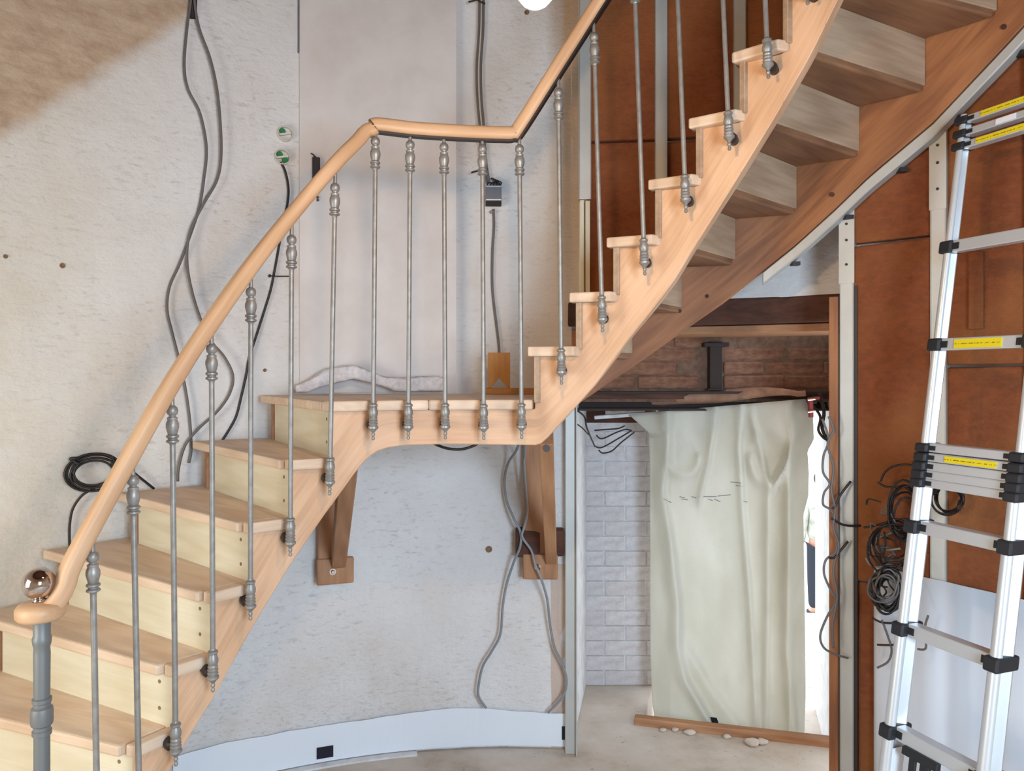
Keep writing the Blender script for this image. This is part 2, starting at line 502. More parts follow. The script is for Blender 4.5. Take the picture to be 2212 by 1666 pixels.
curved('lintel_batten', 1262, 2000, 1.885, 1.919, R + .03, R + .40, M['brown_wood'], lint, bevel=.004, grain=(1, -.1, 0))
mb = MB(); mb.abox((.90, 3.812, 1.78), 1.54, .12, .42); obj('mortar_bed', mb, M['mortar'], lint)
def bricks(x0, x1, rows, y):
    zc = 1.632
    for r_, h in enumerate(rows):
        x = x0 + (-.1 if r_ % 2 else 0)
        while x < x1 - .02:
            a, b = max(x, x0), min(x + .30, x1)
            if b - a > .03:
                m = MB(); m.abox(((a + b) / 2, y + random.uniform(-.008, .008), zc + h / 2), b - a - .006, .09, h - .005)
                obj('brick', m, M['brick'], lint, bevel=.008, seg=2)
            x += .30 + random.uniform(-.01, .02)
        zc += h
bricks(.30, .945, (.068, .07, .066, .064), 3.79)
bricks(1.035, 1.58, (.072, .066, .07), 3.79)
mb = MB(); mb.abox((.99, 3.74, 1.745), .06, .07, .24); mb.abox((.99, 3.73, 1.85), .12, .08, .02); mb.abox((.99, 3.70, 1.632), .09, .03, .008)
obj('steel_post', mb, M['steel_black'], lint, bevel=.004)
mb = MB(); mb.abox((.96, 3.74, 1.618), 1.42, .12, .012); mb.abox((.96, 3.79, 1.575), 1.42, .012, .08); mb.abox((.96, 3.75, 1.535), 1.42, .1, .012)
obj('steel_beam', mb, M['steel_black'], lint, bevel=.002)
mb = MB(); mb.abox((.99, 4.04, 1.60), 1.6, .6, .03); obj('passage_ceiling', mb, M['dark_wood'], lint, grain=(1, 0, 0))
mb = MB(); mb.abox((.56, 4.21, 1.5), .42, .05, .12); obj('dark_plank', mb, M['dark_wood'], lint, grain=(1, 0, 0))
mb = MB(); mb.beam((.60, 3.735, .012), (1.47, 3.507, .012), .05, .05); mb2 = mb
obj('door_sill', mb, M['brown_wood'], floor, bevel=.006, grain=(1, -.26, 0), label='wooden sill board at the lower passage')
# outdoors
M['deck'] = plain('bleached_deck_board', rgb(206, 204, 194), .8, 0, 1, rgb(176, 170, 158), .2, 12)
deck = empty('floor_terrace', (2.2, 5.4, -.36)); tag(deck, 'pale ribbed deck outside the passage', kind='structure')
y = 4.40
while y < 6.42:
    m = MB(); m.abox((1.9, y, -.32), 3.2, .128, .04); obj('plank', m, M['deck'], deck, bevel=.006, seg=1); y += .14
mb = MB(); mb.abox((4, 12, -1.27), 18, 11, .04)
obj('ground', mb, plain('pale_gravel', rgb(214, 208, 198), .9, 0, 1, rgb(190, 182, 170), .2, 8), kind='structure')
# room windows that let the daylight in (beside and behind the camera)
for i, (a, h, z0, z1) in enumerate(WIN):
    m = MB()
    for s in (-1, 0, 1):
        q = on_circle(a + s * h, R + .02)
        m.abox((q[0], q[1], (z0 + z1) / 2), .05, .05, z1 - z0 + .1)
    for z in (z0, (z0 + z1) / 2 + .1, z1):
        m.tube([Vector((*on_circle(a + h * k / 6, R + .02), z)) for k in range(-6, 7)], .025, 6)
    obj('window_%d' % (i + 1), m, M['white_paint'], kind='structure')

# ------------------------------------------------------------------ staircase plan
RISE = .18
LAND = 9 * RISE
BAL = [  # bottom px, bottom tip py, top px, top py of every baluster; length .975 m gives its distance
    (215, None, 200, 1190, 1.90), (303, None, 287, 1025, 1.98), (380, 1655, 372, 875, 2.062), (460, 1495, 457, 742, 2.136), (541, 1340, 542, 620, 2.234),
    (627, 1200, 630, 507, 2.315), (712, 1070, 724, 395, 2.383), (806, 950, 811, 295, 2.452), (882, 950, 886, 303, 2.488), (962, 950, 959, 308, 2.510),
    (1045, 950, 1042, 312, 2.520), (1127, 945, 1122, 312, 2.528), (1213, 830, 1206, 190, 2.510), (1302, 715, 1283, 70, 2.485), (1393, 595, 1370, None, 2.44),
    (1482, 460, 1456, None, 2.38), (1576, 325, 1546, None, 2.31), (1660, 170, 1630, None, 2.24), (1745, 10, 1712, None, 2.17)]
BL = .975
def away(p, d):
    v = Vector((p[0] - CX, p[1] - CY)); return Vector((p[0], p[1])) + v.normalized() * d
BX = [((b[0] - HX) * b[4] / F, b[4]) for b in BAL]
FT = []                                          # tread-end line: picture column -> plan point
for b, q in zip(BAL, BX):
    e = away(q, .052); FT.append((HX + F * e.x / e.y, e.x, e.y))
FT.sort()
def Fp(px): return Vector(lerp_table(FT, px))
def Fn(px):                                      # outward normal of that line
    a, b = Fp(px - 25), Fp(px + 25); t = (b - a).normalized()
    return Vector((-t.y, t.x))
def Gp(px): return Fp(px) + Fn(px) * .02         # face of the inner string
NOSE = {-8: 35, -7: 118, -6: 200, -5: 281, -4: 361, -3: 444, -2: 527, -1: 614, 0: 701,
        1: 1130, 2: 1220, 3: 1300, 4: 1390, 5: 1477, 6: 1570, 7: 1662, 8: 1752, 9: 1842}
NANG = {0: 121, -1: 129.6, -2: 138.6, -3: 145.5, -4: 151.5, -5: 159, -6: 166, -7: 174, -8: 181}
OUT = {1: (.24, 3.06), 2: (.43, 3.05), 3: (.62, 3.02), 4: (.818, 2.975), 5: (1.03, 2.905), 6: (1.211, 2.78), 7: (1.372, 2.636), 8: (1.52, 2.48), 9: (1.65, 2.31), 10: (1.77, 2.13)}
def ray_circle(p, ang, r):
    d = Vector((math.cos(math.radians(ang)), math.sin(math.radians(ang))))
    q = p - Vector((CX, CY)); b = q.dot(d); return p + d * (-b + math.sqrt(b * b - q.dot(q) + r * r))
RT = 2.335                                       # radius of the tread ends at the wall
def nose(k):
    a = Fp(NOSE[k])
    return a, (ray_circle(a, NANG[k], RT) if k <= 0 else Vector(OUT[k]))

# ------------------------------------------------------------------ staircase
stair = empty('staircase', (-.2, 2.6, 0), 'light wooden winding staircase with a landing and iron balusters along the round wall', 'staircase')
def zt(k): return LAND + RISE * k
UP = Vector((0, 0, 1))
def v3(p, z): return Vector((p[0], p[1], z))

for k in range(-8, 9):
    a, b = nose(k)
    d = (b - a).normalized()
    if k == 0:
        side = [Fp(px) for px in [701 + (1150 - 701) * i / 16 for i in range(17)]]
        inner = [Fp(px) + Fn(px) * .042 for px in [701 + (1150 - 701) * i / 16 for i in range(17)]]
        back = [Vector(on_circle(phi_of(b) + (math.radians(4.5) - phi_of(b)) * i / 14, RT)) for i in range(15)]
        m = MB(); m.prism(inner + [Vector((.22, 3.03))] + back[::-1], zt(0) - .032, zt(0))
        tr = obj('tread', m, M['tread'], stair, bevel=.006, grain=(1, 0, 0), label='broad landing platform of the staircase')
        for i in range(0, 16, 4):
            seg = list(range(i, i + 5))
            m = MB(); m.prism([side[j] + (Fp(715) - Fp(701) if j == 0 else Vector((0, 0))) for j in seg] + [inner[j] - (inner[j] - side[j]) * .12 for j in seg[::-1]], zt(0) - .034, zt(0) + .001)
            obj('end_nosing', m, M['tread'], tr, bevel=.007, grain=(1, 0, 0))
        continue
    a2, b2 = nose(k + 1)
    tan = (Fp(NOSE[k + 1]) - a).normalized()
    d2 = (b2 - a2).normalized()
    p2 = Vector((d2.y, -d2.x)); p2 = p2 if p2.dot(tan) > 0 else -p2
    D = a2 + p2 * .045; C = b2 + p2 * .045
    m = MB(); m.prism([a + d * .042, b, C, D + d2 * .042], zt(k) - .032, zt(k))
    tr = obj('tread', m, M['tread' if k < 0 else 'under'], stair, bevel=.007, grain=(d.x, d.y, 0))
    m = MB(); m.prism([a + tan * .014, a + tan * .014 + d * .036, D + d2 * .036, D - tan * .012], zt(k) - .033, zt(k) + .001)
    obj('end_nosing', m, M['tread'], tr, bevel=.006, grain=(tan.x, tan.y, 0))
for k in range(-8, 10):
    a, b = nose(k)
    d = (b - a).normalized()
    tan = (Fp(NOSE[k] + 30) - a).normalized()
    p = Vector((d.y, -d.x)); p = p if p.dot(tan) > 0 else -p
    s, e = a + p * .03 + d * .022, b + p * .03 - d * (.125 if k <= 0 else -.01)
    m = MB(); z0, z1 = zt(k - 1) - .01, zt(k) - .031
    q = [s, e, e + p * .02, s + p * .02]
    m.prism(q, z0, z1)
    rs = obj('riser', m, M['riser' if k <= 0 else 'shaded_riser'], stair, bevel=.002, seg=1, grain=(d.x, d.y, 0))
    if k <= 0 and k > -7:
        for dz in (.045, .12):
            for o_ in (.05,):
                m = MB(); c = s + d * o_; m.cyl(v3(c - p * .0012, zt(k - 1) + dz), v3(c + p * .002, zt(k - 1) + dz), .0055, 10)
                obj('plug', m, M['plug'], rs)
# inner cut string
BOT = [(150, 2035), (200, 1950), (281, 1812), (368, 1664), (400, 1608), (465, 1502), (543, 1360), (630, 1217), (699, 1116), (740, 1060), (770, 1018), (790, 994), (812, 976), (840, 967), (880, 962),
       (960, 960), (1165, 962), (1185, 944), (1241, 882), (1289, 828), (1354, 738), (1406, 673), (1460, 601), (1492, 545), (1573, 417), (1672, 255), (1748, 124), (1809, 0), (1870, -130), (1930, -262)]
def g_station(px, k):
    g = Gp(px); gx = HX + F * g.x / g.y
    y = lerp_table(BOT, gx)[0]
    zb = max(EYE - (y - HY) * g.y / F, .0)
    return (g, Fn(px), max(zt(k) - .031, zb + .02), zb)
rise_px = {k: NOSE[k] + (20 if k <= 0 else 25) for k in range(-8, 10)}
st = []
ks = list(range(-8, 10))
for i, k in enumerate(ks):
    x0 = rise_px[k]; x1 = rise_px[ks[i + 1]] if i + 1 < len(ks) else x0 + 60
    n = max(3, int((x1 - x0) / 12))
    st += [g_station(x0 + (x1 - x0) * j / n, k) for j in range(n + 1)]
m = MB(); m.slab(st, .042)
def gc_along(stn):                               # grain runs along the slope of the string
    out = []; s = 0; prev = None
    for p, nn, a, b in stn:
        if prev is not None: s += math.hypot((p - prev[0]).length, (b - prev[1]))
        prev = (p, b)
        out += [(s, 0, 0), (s, 0, a - b), (s, .04, a - b), (s, .04, 0)]
    return out
m.g = gc_along(st)
obj('inner_string', m, M['string'], stair, grain=(1, 0, 0), bevel=.003, seg=1)
# outer cut string against the wall, lower flight
st = []
for k in range(-7, 1):
    b = nose(k)[1]; bn = nose(k + 1)[1] if k < 0 else Vector(on_circle(math.radians(3.5), RT))
    f0, f1 = phi_of(b) + .016, phi_of(bn) + (.016 if k < 0 else 0)
    n = 5 if k < 0 else 16
    for j in range(n + 1):
        ph = f0 + (f1 - f0) * j / n
        q = Vector(on_circle(ph, 2.235)); nn = Vector((math.sin(ph), math.cos(ph)))
        zb = (zt(k - 1) - .28 + RISE * j / n) if k < 0 else max(zt(-1) - .28 + RISE * j / 3, 0) if j < 3 else zt(0) - .13
        st.append((q, nn, zt(k) - .031, max(zb, 0)))
m = MB(); m.slab(st, .05); m.g = gc_along(st)
obj('outer_string', m, M['brown_wood'], stair, grain=(1, 0, 0), bevel=.003, seg=1)
# outer stringer, upper flight
OS = spline([Vector((*OUT[k], k)) for k in range(1, 11)], 6)
def os_at(i):
    a, b = OS[max(i - 1, 0)], OS[min(i + 1, len(OS) - 1)]
    t = (b - a).to_2d().normalized(); return Vector((OS[i].x, OS[i].y)), Vector((-t.y, t.x)) * (1 if Vector((-t.y, t.x)).dot(Vector((OS[i].x - CX, OS[i].y - CY))) > 0 else -1)
SB = [(1200, 905), (1241, 878), (1273, 857), (1391, 776), (1493, 703), (1570, 649), (1716, 530), (1805, 449), (1877, 379), (2015, 263), (2153, 116), (2212, 52), (2330, -85), (2500, -290)]
st, tk = [], []
for i in range(len(OS)):
    q, nn = os_at(i); px = HX + F * q.x / q.y
    zb = EYE - (lerp_table(SB, px)[0] - HY) * q.y / F
    k = OS[i].z
    st.append((q, nn, zt(k) + .07, zb))
    if px > 1640: tk.append((q + nn * .004, nn, zb - .004, zb - .05))
m = MB(); m.slab(st, .045); m.g = gc_along(st)
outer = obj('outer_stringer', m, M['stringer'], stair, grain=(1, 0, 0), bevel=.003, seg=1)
for px, py in ((1797, 420), (1527, 640), (1468, 672), (2168, 58)):
    i = min(range(len(OS)), key=lambda j: abs(HX + F * OS[j].x / OS[j].y - px)); q, nn = os_at(i)
    c = P(px, py, q.y); m = MB(); m.cyl(c - v3(nn, 0) * .004, c + v3(nn, 0) * .01, .008, 10)
    obj('plug', m, M['dark_wood'], outer, grain=(1, 0, 0))

# handrail
tops = []
for b, q in zip(BAL, BX):
    if b[3] is not None: z = EYE - (b[3] - HY) * b[4] / F
    else: z = EYE - (b[1] - HY) * b[4] / F + BL
    tops.append(Vector(((b[2] - HX) * b[4] / F, b[4], z)))
path = [P(104, 1317, 1.842), P(122, 1300, 1.85), P(140, 1265, 1.862), P(163, 1204, 1.88)]
path += [t + Vector((0, 0, .06)) for t in tops[1:7]]
path += [P(772, 305, 2.425), P(790, 284, 2.44), P(806, 280, 2.45)]
path += [t + Vector((0, 0, .037)) for t in tops[7:11]]
path += [P(1085, 289, 2.526), P(1108, 288, 2.53), P(1122, 275, 2.53)]
path += [t + Vector((0, 0, .072)) for t in tops[12:]]
path = spline(path, 4)
def sweep(path, prof, closed=True):
    m = MB(); m.g = []; n = len(prof); s = 0
    for i, p in enumerate(path):
        t = (path[min(i + 1, len(path) - 1)] - path[max(i - 1, 0)]).normalized()
        sd = t.cross(UP).normalized(); up = sd.cross(t)
        if i: s += (p - path[i - 1]).length
        for a, b in prof:
            m.v.append(p + sd * a + up * b); m.g.append((s, a, b))
    for i in range(len(path) - 1):
        for k in range(n):
            l = (k + 1) % n; m.f.append((i * n + k, i * n + l, (i + 1) * n + l, (i + 1) * n + k))
    m.f += [tuple(range(n - 1, -1, -1)), tuple(range((len(path) - 1) * n, len(path) * n))]
    return m
def rr(wx, hz, r, n=4):
    out = []
    for cx, cy, a0 in ((wx / 2 - r, hz / 2 - r, 0), (-wx / 2 + r, hz / 2 - r, 90), (-wx / 2 + r, -hz / 2 + r, 180), (wx / 2 - r, -hz / 2 + r, 270)):
        out += [(cx + r * math.cos(math.radians(a0 + 90 * i / n)), cy + r * math.sin(math.radians(a0 + 90 * i / n))) for i in range(n + 1)]
    return out
rail = obj('handrail', sweep(path, rr(.048, .043, .015)), M['rail'], stair, smooth='edge', grain=(1, 0, 0))
bar = path[49:]
obj('flat_bar', sweep([p - Vector((0, 0, .0)) for p in bar], [(-.013, -.0275), (.013, -.0275), (.013, -.0205), (-.013, -.0205)]), M['iron_dark'], rail)
nc = P(87, 1319, 1.84)
m = MB(); m.lathe([(-.021, .034), (-.0205, .046), (-.012, .0535), (.006, .054), (.016, .048), (.021, .036), (.0215, .001)], 26, nc); m.g = [v - nc for v in m.v]
obj('volute', m, M['rail'], rail, smooth=True, grain=(1, 0, 0))
# newel post
nb = (nc.x + .004, nc.y)
m = MB()
m.lathe([(0, .03), (.02, .03), (.03, .021), (.2, .019), (.838, .0176), (.840, .0215), (.850, .0215), (.852, .0188), (.860, .0188), (.864, .0235), (.872, .025), (.896, .025), (.904, .0235), (.908, .0188), (.916, .0188), (.918, .0215), (.927, .0215), (.929, .0176),
         (1.035, .0185), (1.05, .0175), (1.06, .0205), (1.072, .0215), (1.08, .0185), (1.115, .0195)], 18, (nb[0], nb[1], 0))
newel = obj('newel_post', m, M['iron_post'], stair, smooth='edge')
m = MB(); m.lathe([(0, .016), (.006, .016), (.012, .01)], 16, nc + Vector((-.002, 0, .021))); m.sphere(nc + Vector((-.004, 0, .066)), .0375, 32, 20)
obj('steel_ball', m, M['chrome'], newel, smooth=True)

# balusters
def baluster():
    m = MB(); m.lathe([(.10, .0075), (.90, .0075)], 10)
    r = obj('baluster', m, M['iron'], stair, smooth='edge', org=(0, 0, 0))
    m = MB(); m.lathe([(0, .003), (.003, .0055), (.008, .0055), (.012, .003), (.016, .006), (.02, .006), (.024, .004), (.032, .010), (.038, .0165), (.044, .0165), (.047, .0125), (.053, .0155), (.057, .0125),
                       (.062, .0152), (.066, .0125), (.071, .0142), (.076, .012), (.083, .0148), (.093, .0148), (.103, .0115), (.106, .0105), (.109, .0138), (.114, .0138), (.118, .0085), (.122, .0075)], 16)
    b = obj('bottom_finial', m, M['iron'], None, smooth='edge', org=(0, 0, 0)); b.parent = r
    m = MB(); h = BL
    m.lathe([(h - .108, .0075), (h - .104, .009), (h - .1, .0165), (h - .096, .0165), (h - .093, .0115), (h - .090, .012), (h - .087, .0165), (h - .083, .0165), (h - .079, .0118), (h - .072, .0138), (h - .06, .0168), (h - .05, .0165),
             (h - .04, .0125), (h - .037, .0135), (h - .034, .0135), (h - .031, .0085), (h - .028, .009), (h - .024, .0135), (h - .0147, .0152), (h - .006, .0125), (h - .001, .006), (h + .045, .005)], 16)
    t = obj('top_finial', m, M['iron'], None, smooth='edge', org=(0, 0, 0)); t.parent = r
    m = MB(); m.lathe([(.006, .009), (.02, .009), (.028, .016), (.044, .0175), (.0555, .016), (.062, .014), (.0715, .0145)], 14, (0, 0, .046), (0, 1, 0))
    k = obj('bracket', m, M['iron_dark'], None, smooth='edge', org=(0, 0, 0)); k.parent = r
    return r
proto = baluster()
kids = list(proto.children)
for i, (t, b, q) in enumerate(zip(tops, BAL, BX)):
    if i == 0: o, cs = proto, kids
    else:
        o = proto.copy(); COL.objects.link(o); cs = []
        for c in kids:
            c2 = c.copy(); COL.objects.link(c2); c2.parent = o; cs.append(c2)
    base = Vector((q[0], q[1], t.z - BL))
    o.parent = stair
    o.location = base - ORG[stair]
    o.rotation_euler = (0, math.atan2(t.x - q[0], BL), 0)
    n = Vector((q[0] - CX, q[1] - CY))
    [c for c in cs if c.name.startswith('bracket')][0].rotation_euler = (0, 0, -math.atan2(n.x, n.y))

# wall braces under the landing
def brace(px, pyf, top, wood_, tw, so=.0):
    yw = circle_y(px, R - .005)
    f = P(px, pyf, yw)
    n = Vector((f.x - CX, f.y - CY, 0)).normalized(); s = Vector((n.y, -n.x, 0))
    pc = f - n * .04
    m = MB(); m.box(Vector((pc.x, pc.y, (f.z - .05 + zt(0) - .04) / 2)), s * .06, n * .035, UP * ((zt(0) - .04 - f.z + .05) / 2))
    o = obj('brace', m, M[wood_], stair, bevel=.006, grain=(0, 0, 1))
    m = MB(); pf = f - n * .075 + Vector((0, 0, .0)); m.box(pf + n * .0 + s * .012, s * .078, n * .012, UP * .056)
    obj('brace_foot', m, M[wood_], o, bevel=.006, grain=(0, 0, 1))
    a = f - n * .085 + Vector((0, 0, .05)) + s * so; b = Vector(top)
    m = MB(); m.beam(a + (b - a).normalized() * -.02, b, tw, .065, s)
    obj('strut', m, M[wood_], o, bevel=.004, grain=(b - a))
    c = pf - n * .012
    m = MB(); m.cyl(c, c - n * .003, .014, 18); m.lathe([(0, .009), (.008, .0085), (.009, .006)], 6, c - n * .003, -n)
    obj('bolt', m, M['chrome'], o)
brace(714, 1225, P(752, 1000, 2.56), 'brown_wood', .06, .025)
brace(1162, 1215, P(1180, 945, 2.70), 'brown_wood', .05, .06)
m = MB(); c = W(1166, 1170, .03); m.box(c, (.11, .008, 0), (.0, .05, 0), (0, 0, .06))
obj('timber', m, M['dark_wood'], wall, bevel=.01, grain=(1, 0, 0))
m = MB(); c = P(1180, 968, 2.56); m.cyl(c, c + Vector((0, -.02, 0)), .012, 12)
obj('bolt', m, M['iron_dark'], stair)

# ------------------------------------------------------------------ insulated partition on steel studs
WT = []
for i in range(len(OS)):
    q, nn = os_at(i); q = q + nn * .055; WT.append((HX + F * q.x / q.y, q.x, q.y))
e = WT[-1]; f_ = WT[-6]
WT.append((HX + F * (e[1] + .5 * (e[1] - f_[1]) * 2) / (e[2] + .5 * (e[2] - f_[2]) * 2), e[1] + (e[1] - f_[1]), e[2] + (e[2] - f_[2])))
def Wt(px): return Vector(lerp_table(WT, px))
def Wn(px):
    a, b = Wt(px - 12), Wt(px + 12); t = (b - a).normalized(); return Vector((-t.y, t.x))
def str_z(px):
    q = Wt(px); return EYE - (lerp_table(SB, px)[0] - HY) * q.y / F
part = empty('wall_partition', (1.2, 2.85, 0)); tag(part, 'partition of steel studs filled with brown wood fibre insulation', kind='structure')
studs = [1264, 1428, 1598, 1829, 2026, 2235]
for px in studs:
    q, n = Wt(px), Wn(px); t = Vector((n.y, -n.x))
    z0 = 0 if px > 1800 else str_z(px) + .04
    if px < 1300: z0 = 2.42
    z1 = ZT if px < 1800 else ZT
    m = MB()
    m.prism([q - t * .024, q + t * .024, q + t * .024 + n * .003, q - t * .024 + n * .003], z0, z1)
    for s in (-1, 1): m.prism([q + t * .0245 * s, q + t * .021 * s, q + t * .021 * s + n * .05, q + t * .0245 * s + n * .05], z0, z1)
    o = obj('metal_stud', m, M['zinc'], part)
    if 1800 < px < 1900:
        m = MB(); m.prism([q + t * .026 + n * .002, q + t * .037 + n * .002, q + t * .037 + n * .03, q + t * .026 + n * .03], 0, str_z(px) - .33); obj('shade_strip', m, M['iron_dark'], o)  # added dark strip painting the shaded side of the stud
    if px > 1800:
        m = MB(); y1 = str_z(px); m.prism([q - t * .027 - n * .003, q + t * .027 - n * .003, q + t * .027, q - t * .027], y1 - .32, y1 - .05)
        s2 = obj('stud_sleeve', m, M['zinc'], o)
        for dz in (.1, .16, .25):
            c = v3(q - n * .003, y1 - dz); m = MB(); m.cyl(c, c - v3(n, 0) * .003, .005, 8); obj('screw', m, M['iron_dark'], s2)
bounds = [1250] + studs + [2500]
for i in range(len(bounds) - 1):
    a, b = bounds[i], bounds[i + 1]
    low = a < 1800
    cuts = [0, ZT]
    if low: cuts = [None, 2.66, ZT]
    elif a < 1900: cuts = [0, .95, 2.19, ZT]
    elif a < 2100: cuts = [0, 1.16, 1.74, 2.16, ZT]
    for j in range(len(cuts) - 1):
        m = MB()
        pa, pb, na, nb_ = Wt(a), Wt(b), Wn(a), Wn(b)
        g = .008
        t = (pb - pa).normalized(); pa = pa + t * g; pb = pb - t * g
        dd = .008 + random.uniform(0, .014)
        pa0, pb0 = pa + na * dd, pb + nb_ * dd
        za = (str_z(a) + .06) if cuts[j] is None else cuts[j]
        zb = (str_z(b) + .06) if cuts[j] is None else cuts[j]
        if cuts[j] is None and zb > cuts[j + 1] - .05: continue
        if low and cuts[j] is not None: za = max(za, str_z(a) + .06); zb = max(zb, str_z(b) + .06)
        zc = cuts[j + 1] - .008
        m.hexa([v3(pa0, za), v3(pb0, zb), v3(pb + nb_ * .06, zb), v3(pa + na * .06, za), v3(pa0, zc + random.uniform(-.006, .004)), v3(pb0, zc + random.uniform(-.006, .004)), v3(pb + nb_ * .06, zc), v3(pa + na * .06, zc)])
        obj('insulation_panel', m, M['insulation'], part, bevel=.008, seg=2)
m = MB(); m.slab(tk, .05); obj('sloping_track', m, M['zinc'], part, bevel=.004, seg=1)
for i in range(3, len(tk) - 3, 5):
    q, nn, a, b = tk[i]; c = v3(q + nn * .02, b - .01); m = MB(); m.abox(c + v3(nn, 0) * .02, .03, .03, .014); obj('track_clip', m, M['iron_dark'], part)
for (a, b, y0, y1, dep, mt) in ((2092, 2124, 545, 712, .004, 'orange'), (1272, 1330, 582, 640, -.012, 'brick'),):
    q0, q1, n = Wt(a), Wt(b), Wn((a + b) / 2); m = MB()
    m.prism([q0 - n * dep, q1 - n * dep, q1 + n * .03, q0 + n * .03], EYE - (y1 - HY) * q0.y / F, EYE - (y0 - HY) * q0.y / F)
    obj('filler_block', m, M['insulation'], part, bevel=.004)
q0, q1, n = Wt(1792), Wt(1811), Wn(1800); m = MB(); m.prism([q0 - n * .01, q1 - n * .01, q1 + n * .05, q0 + n * .05], 0, EYE - (642 - HY) * q0.y / F)
obj('edge_board', m, M['stringer'], part, bevel=.003, grain=(0, 0, 1), label='narrow orange-brown edge board beside the steel stud')
# upright board with stud beside the niche side of the partition, corner profile at the passage
q = Wt(1262); m = MB(); m.abox((q.x - .012, q.y - .01, 2.12), .018, .05, .58); m.abox((q.x + .012, q.y - .004, 2.12), .02, .04, .58); obj('edge_board', m, M['riser'], part, bevel=.003, grain=(0, 0, 1))
m = MB(); c = P(1227, 1300, 3.44); m.abox((c.x + .012, c.y, .80), .05, .02, 1.6); m.abox((c.x + .036, c.y - .012, .80), .006, .05, 1.6)
obj('trim_3', m, M['zinc'], bevel=.002, kind='structure', label='galvanised corner profile at the left edge of the passage')

# ------------------------------------------------------------------ cables
def cable(name, pts, label, mat='cable', r=.0045, group=None, n=6, cat='cable', parent=None):
    m = MB(); m.tube(spline(pts, n), r, 7)
    o = obj(name, m, M[mat], parent, smooth=True)
    if not parent: tag(o, label, cat, group)
    return o
def wall_pts(l, off): return [W(p[0], p[1], p[2] if len(p) > 2 else off) for p in l]
cable('cable', wall_pts([(414, -60, .02), (412, 0), (404, 60), (398, 140), (406, 192), (432, 245), (446, 320), (440, 390), (430, 450), (412, 505), (388, 570), (366, 620), (361, 670), (372, 720), (390, 790), (402, 850), (410, 910), (413, 970), (408, 1000)], .022),
      'grey cable bowing left from the bundle at the top of the left wall', r=.0055)
cable('cable', wall_pts([(420, -60, .04), (420, 0), (430, 60), (455, 130), (471, 210), (478, 320), (470, 385), (440, 440), (415, 490), (404, 540), (408, 600), (428, 675), (455, 735), (485, 772), (503, 812), (496, 850), (470, 888), (430, 925), (400, 962), (386, 1010), (384, 1040)], .037),
      'grey cable bowing right from the bundle and looping behind the handrail', r=.0055)
m = MB()
for k in range(4): m.tube(wall_pts([(414 + 3 * k, -40, .012), (411 + 4 * k, 0, .012), (413 + 3 * k, 40, .010)], .02), .006, 6)
obj('cable_bundle', m, M['cable_black'], smooth=True, label='dark bundle of cables entering at the top of the left wall', cat='cable')
c5 = cable('cable', wall_pts([(606, 350), (616, 370), (623, 405), (621, 440), (612, 480), (603, 530), (594, 580), (585, 625), (572, 668), (556, 718), (538, 775), (532, 810), (521, 858), (510, 900), (494, 930), (478, 955)], .014),
      'dark cable hanging from the lower green wall box', 'cable_black', .0052)
m = MB(); a = W(583, 596, .022); m.sphere(a, .007, 8, 6); m.tube([a, W(600, 597, .02), W(626, 597, .02)], .0022, 5)
obj('cable_tie', m, M['cable_black'], c5)
# coil on the left wall
m = MB(); cc = W(203, 1022, .045); tx = Vector((.74, .65, 0))
loops = []
for k in range(6):
    rr_, ph = .078 + .014 * math.sin(k * 2.1), k
    for i in range(14):
        a = 2 * PI * i / 14 + .2 * k
        loops.append(cc + tx * (rr_ * 1.05 * math.cos(a) + .006 * math.sin(k * 3)) + UP * (rr_ * .78 * math.sin(a) + .006 * math.cos(k * 5)) - Vector((0, .003 * k - .01, 0)))
m.tube(spline(loops, 3), .0042, 6)
coil = obj('cable_coil', m, M['cable_black'], smooth=True, label='dark coil of cable hanging on the left wall behind the handrail', cat='cable')
cable('cable_end', wall_pts([(205, 1055, .04), (178, 1070, .03), (158, 1098, .02), (151, 1130, .018), (150, 1165, .016), (152, 1195, .014)], .02), None, 'cable_black', .0045, parent=coil)
cable('cable_end', wall_pts([(240, 1000, .05), (275, 1012, .04), (300, 1030, .03), (333, 1056, .02)], .03), None, 'cable_black', .005, parent=coil)
cable('cable_end', wall_pts([(165, 990, .05), (152, 992, .04), (172, 1004, .05)], .04), None, 'cable_black', .006, parent=coil)
# pair down the niche edge, cable below the control box
for d, lab in ((0, 'left one of the two grey cables running down beside the niche board'), (9, 'right one of the two grey cables running down beside the niche board')):
    cable('cable', wall_pts([(1036 + d, -40), (1035 + d, 60), (1030 + d, 140), (1031 + d, 210), (1037 + d, 280), (1040 + d, 340), (1052 + d * .6, 396)], .016), lab, r=.0058)
m = MB(); m.tube(wall_pts([(1012, 4), (1030, 0), (1048, 8)], .028), .004, 6); m.tube(wall_pts([(1018, 373), (1036, 368), (1054, 366)], .026), .004, 6)
obj('cable_tie', m, M['cable_black'], smooth=True, label='black ties holding the two cables beside the niche board', cat='cable tie')
cable('cable', wall_pts([(1066, 452), (1067, 490), (1064, 540), (1063, 600), (1065, 640), (1071, 690), (1077, 740), (1079, 775)], .013), 'brown-grey cable running down from the grey control box', r=.006)
